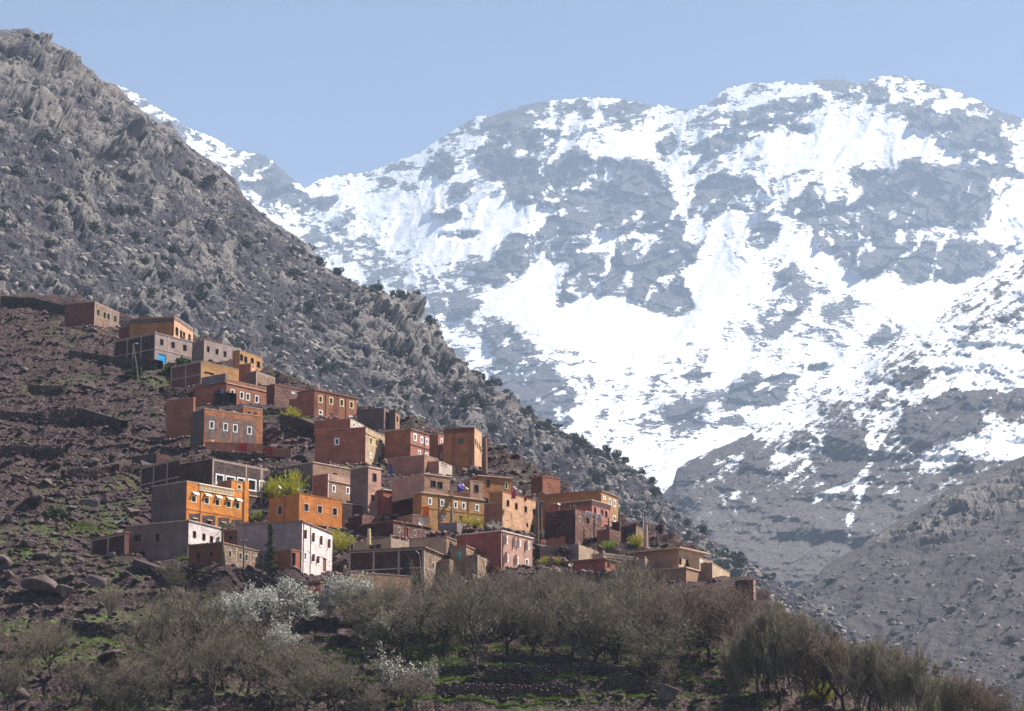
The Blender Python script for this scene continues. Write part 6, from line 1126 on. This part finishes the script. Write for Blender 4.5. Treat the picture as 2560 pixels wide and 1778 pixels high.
def barrel(z, x, y, Y, m, label, r=.32, h=.9):
    u, v = zp(z, x, y); p = ground_at(u, v) if Y is None else at_depth(u, v, Y); prof = [(0, .9), (.06, 1), (.3, 1.03), (.34, 1.08), (.38, 1.03), (.62, 1.03), (.66, 1.08), (.7, 1.03), (.94, 1), (1, .9)]; mb = MB(); n = 14
    for (a, ra), (b, rb) in zip(prof[:-1], prof[1:]):
        for k in range(n): t0, t1 = 6.2832 * k / n, 6.2832 * (k + 1) / n; mb.poly([(r * ra * math.cos(t0), r * ra * math.sin(t0), a * h), (r * ra * math.cos(t1), r * ra * math.sin(t1), a * h), (r * rb * math.cos(t1), r * rb * math.sin(t1), b * h), (r * rb * math.cos(t0), r * rb * math.sin(t0), b * h)])
    mb.poly([(r * .9 * math.cos(6.2832 * k / n), r * .9 * math.sin(6.2832 * k / n), h) for k in range(n)]); o = mb.build('plastic_barrel', m); o.location = p; tag(o, label, 'barrel')
barrel('E', 720, 945, None, plain((0.02, 0.06, 0.32), .4, .1), 'blue plastic barrel beside the tall red-brown house'); barrel('B', 795, 680, 498.0, plain((0.02, 0.025, 0.05), .4, .1), 'black water barrel on the stone bank', .6, 1.0); barrel('E', 490, 690, None, plain((0.05, 0.25, 0.42), .4, .1), 'light blue barrel on the terrace wall', .3, .7)
# garden walls and gates below the grey-panelled house
def low_wall(z, a, b, hgt, m, label, gate=None):
    p, q = ground_at(*zp(z, *a)), ground_at(*zp(z, *b)); d = q - p; L_ = float(np.hypot(d[0], d[1])); root = empty('garden_wall', p, math.atan2(d[1], d[0])); tag(root, label, 'wall'); mb = MB(); n = max(1, int(L_ / 1.3)); dz = d[2] / L_
    for k in range(n):
        s0, s1 = L_ * k / n, L_ * (k + 1) / n
        if gate and s0 <= gate * L_ < s1: g0 = s0; continue
        mb.box(s0, 0, dz * (s0 + s1) / 2 - 1.2, s1 - .003, .25, dz * (s0 + s1) / 2 + hgt)
    mb.build('masonry', m, root)
    if gate:
        w_ = L_ / n; gd = MB(); zz = dz * (g0 + w_ / 2); gd.box(g0 + .05, .08, zz - .3, g0 + w_ - .05, .14, zz + hgt + .1); gt = gd.build('gate', RED, root); mb = MB()
        for k in range(3): mb.box(g0 + .1, .04, zz + .1 + k * hgt / 3, g0 + w_ - .1, .08, zz + .17 + k * hgt / 3)
        mb.build('gate_rail', RED, gt)
low_wall('B', (600, 1402), (1370, 1452), 1.1, DARKBR, 'brown garden wall with a red gate below the grey-panelled house', .62); low_wall('B', (1375, 1500), (1745, 1560), 1.3, BROWN, 'brown garden wall with a second red gate beside the scree', .12); low_wall('Z5', (200, 830), (560, 800), 1.2, BROWN, 'low earth wall above the rubble beside the pink house')
# fallen white trunk in the boulder field
p = ground_at(288, 1316); o = tube_obj('dead_log', [(0, 0, .1), (1.0, .2, .7), (1.9, .3, 1.6)], [.16, .14, .08], plain((0.42, 0.36, 0.30), .9, .2), None, 7); o.location = p; tag(o, 'bleached dead log leaning among the boulders', 'log')
# weathered roof edges: stones, clods and brushwood left along the walls; column stubs on unfinished block houses
rr_ = np.random.RandomState(404); CLOD = stone_mat((0.05, 0.028, 0.022), (0.30, 0.19, 0.14), 1.5)
for h in HLIST:
    if h.roof in ('open',): continue
    P = []; S = []
    for fc, ln in (('R', h.a), ('L', h.b)):
        for _ in range(int(ln * rr_.uniform(.8, 3.2))):
            s_ = rr_.rand() * ln; q = .05 + rr_.rand() ** 2 * .3; z_ = rr_.uniform(.05, .17) * (1.6 if rr_.rand() < .08 else 1); P.append((s_, q, h.top + z_ * .25) if fc == 'R' else (q, s_, h.top + z_ * .25)); S.append((z_ * 1.4, z_, z_ * .7))
    if P: o = link('roof_stones', stones_mesh('roof_stones', np.array(P), np.array(S), rr_), CLOD, h.root); o['kind'] = 'stuff'
    if h.wr in (BLOCK, BLOCKB, BLOCKG):
        for (x, y) in ((.15, .15), (h.a - .15, .15), (.15, h.b - .15), (h.a / 2, .15)):
            t_ = rr_.uniform(.35, .9); mb = MB(); mb.box(x - .12, y - .12, h.top - .1, x + .12, y + .12, h.top + t_ * .45); c_ = mb.build('column_stub', CONC, h.root)
            tube_obj('reinforcing_bar', [(x - .06, y, h.top + t_ * .4), (x - .08, y, h.top + t_)], [.016, .012], RUST, c_, 4); tube_obj('reinforcing_bar', [(x + .06, y, h.top + t_ * .4), (x + .09, y, h.top + t_ * .95)], [.016, .012], RUST, c_, 4)
# ================================================================== air
def haze():
    b = MB(); b.box(-11300, -11300, -42, 11300, 11300, 2900); o = b.build('haze', None)
    s = bpy.data.materials.new('haze_air'); s.use_nodes = True; t = s.node_tree
    for n in list(t.nodes):
        if n.type == 'BSDF_PRINCIPLED': t.nodes.remove(n)
    v = t.nodes.new('ShaderNodeVolumePrincipled'); v.inputs['Color'].default_value = (0.60, 0.76, 1.0, 1); v.inputs['Density'].default_value = HAZE
    v.inputs['Anisotropy'].default_value = 0.25; t.links.new(v.outputs[0], t.nodes['Material Output'].inputs['Volume'])
    o.data.materials.append(s); tag(o, kind='stuff')
HAZE = 0.000063
haze()
b = MB(); b.box(-11200, -11200, -41, 11200, 11200, -40); s_ = N('valley_soil'); s_.base(s_.mix(s_.noise(s_.pos(), 0.05, 6), (0.12, 0.10, 0.09), (0.2, 0.17, 0.15)))
tag(b.build('valley_ground', s_.m), kind='structure')
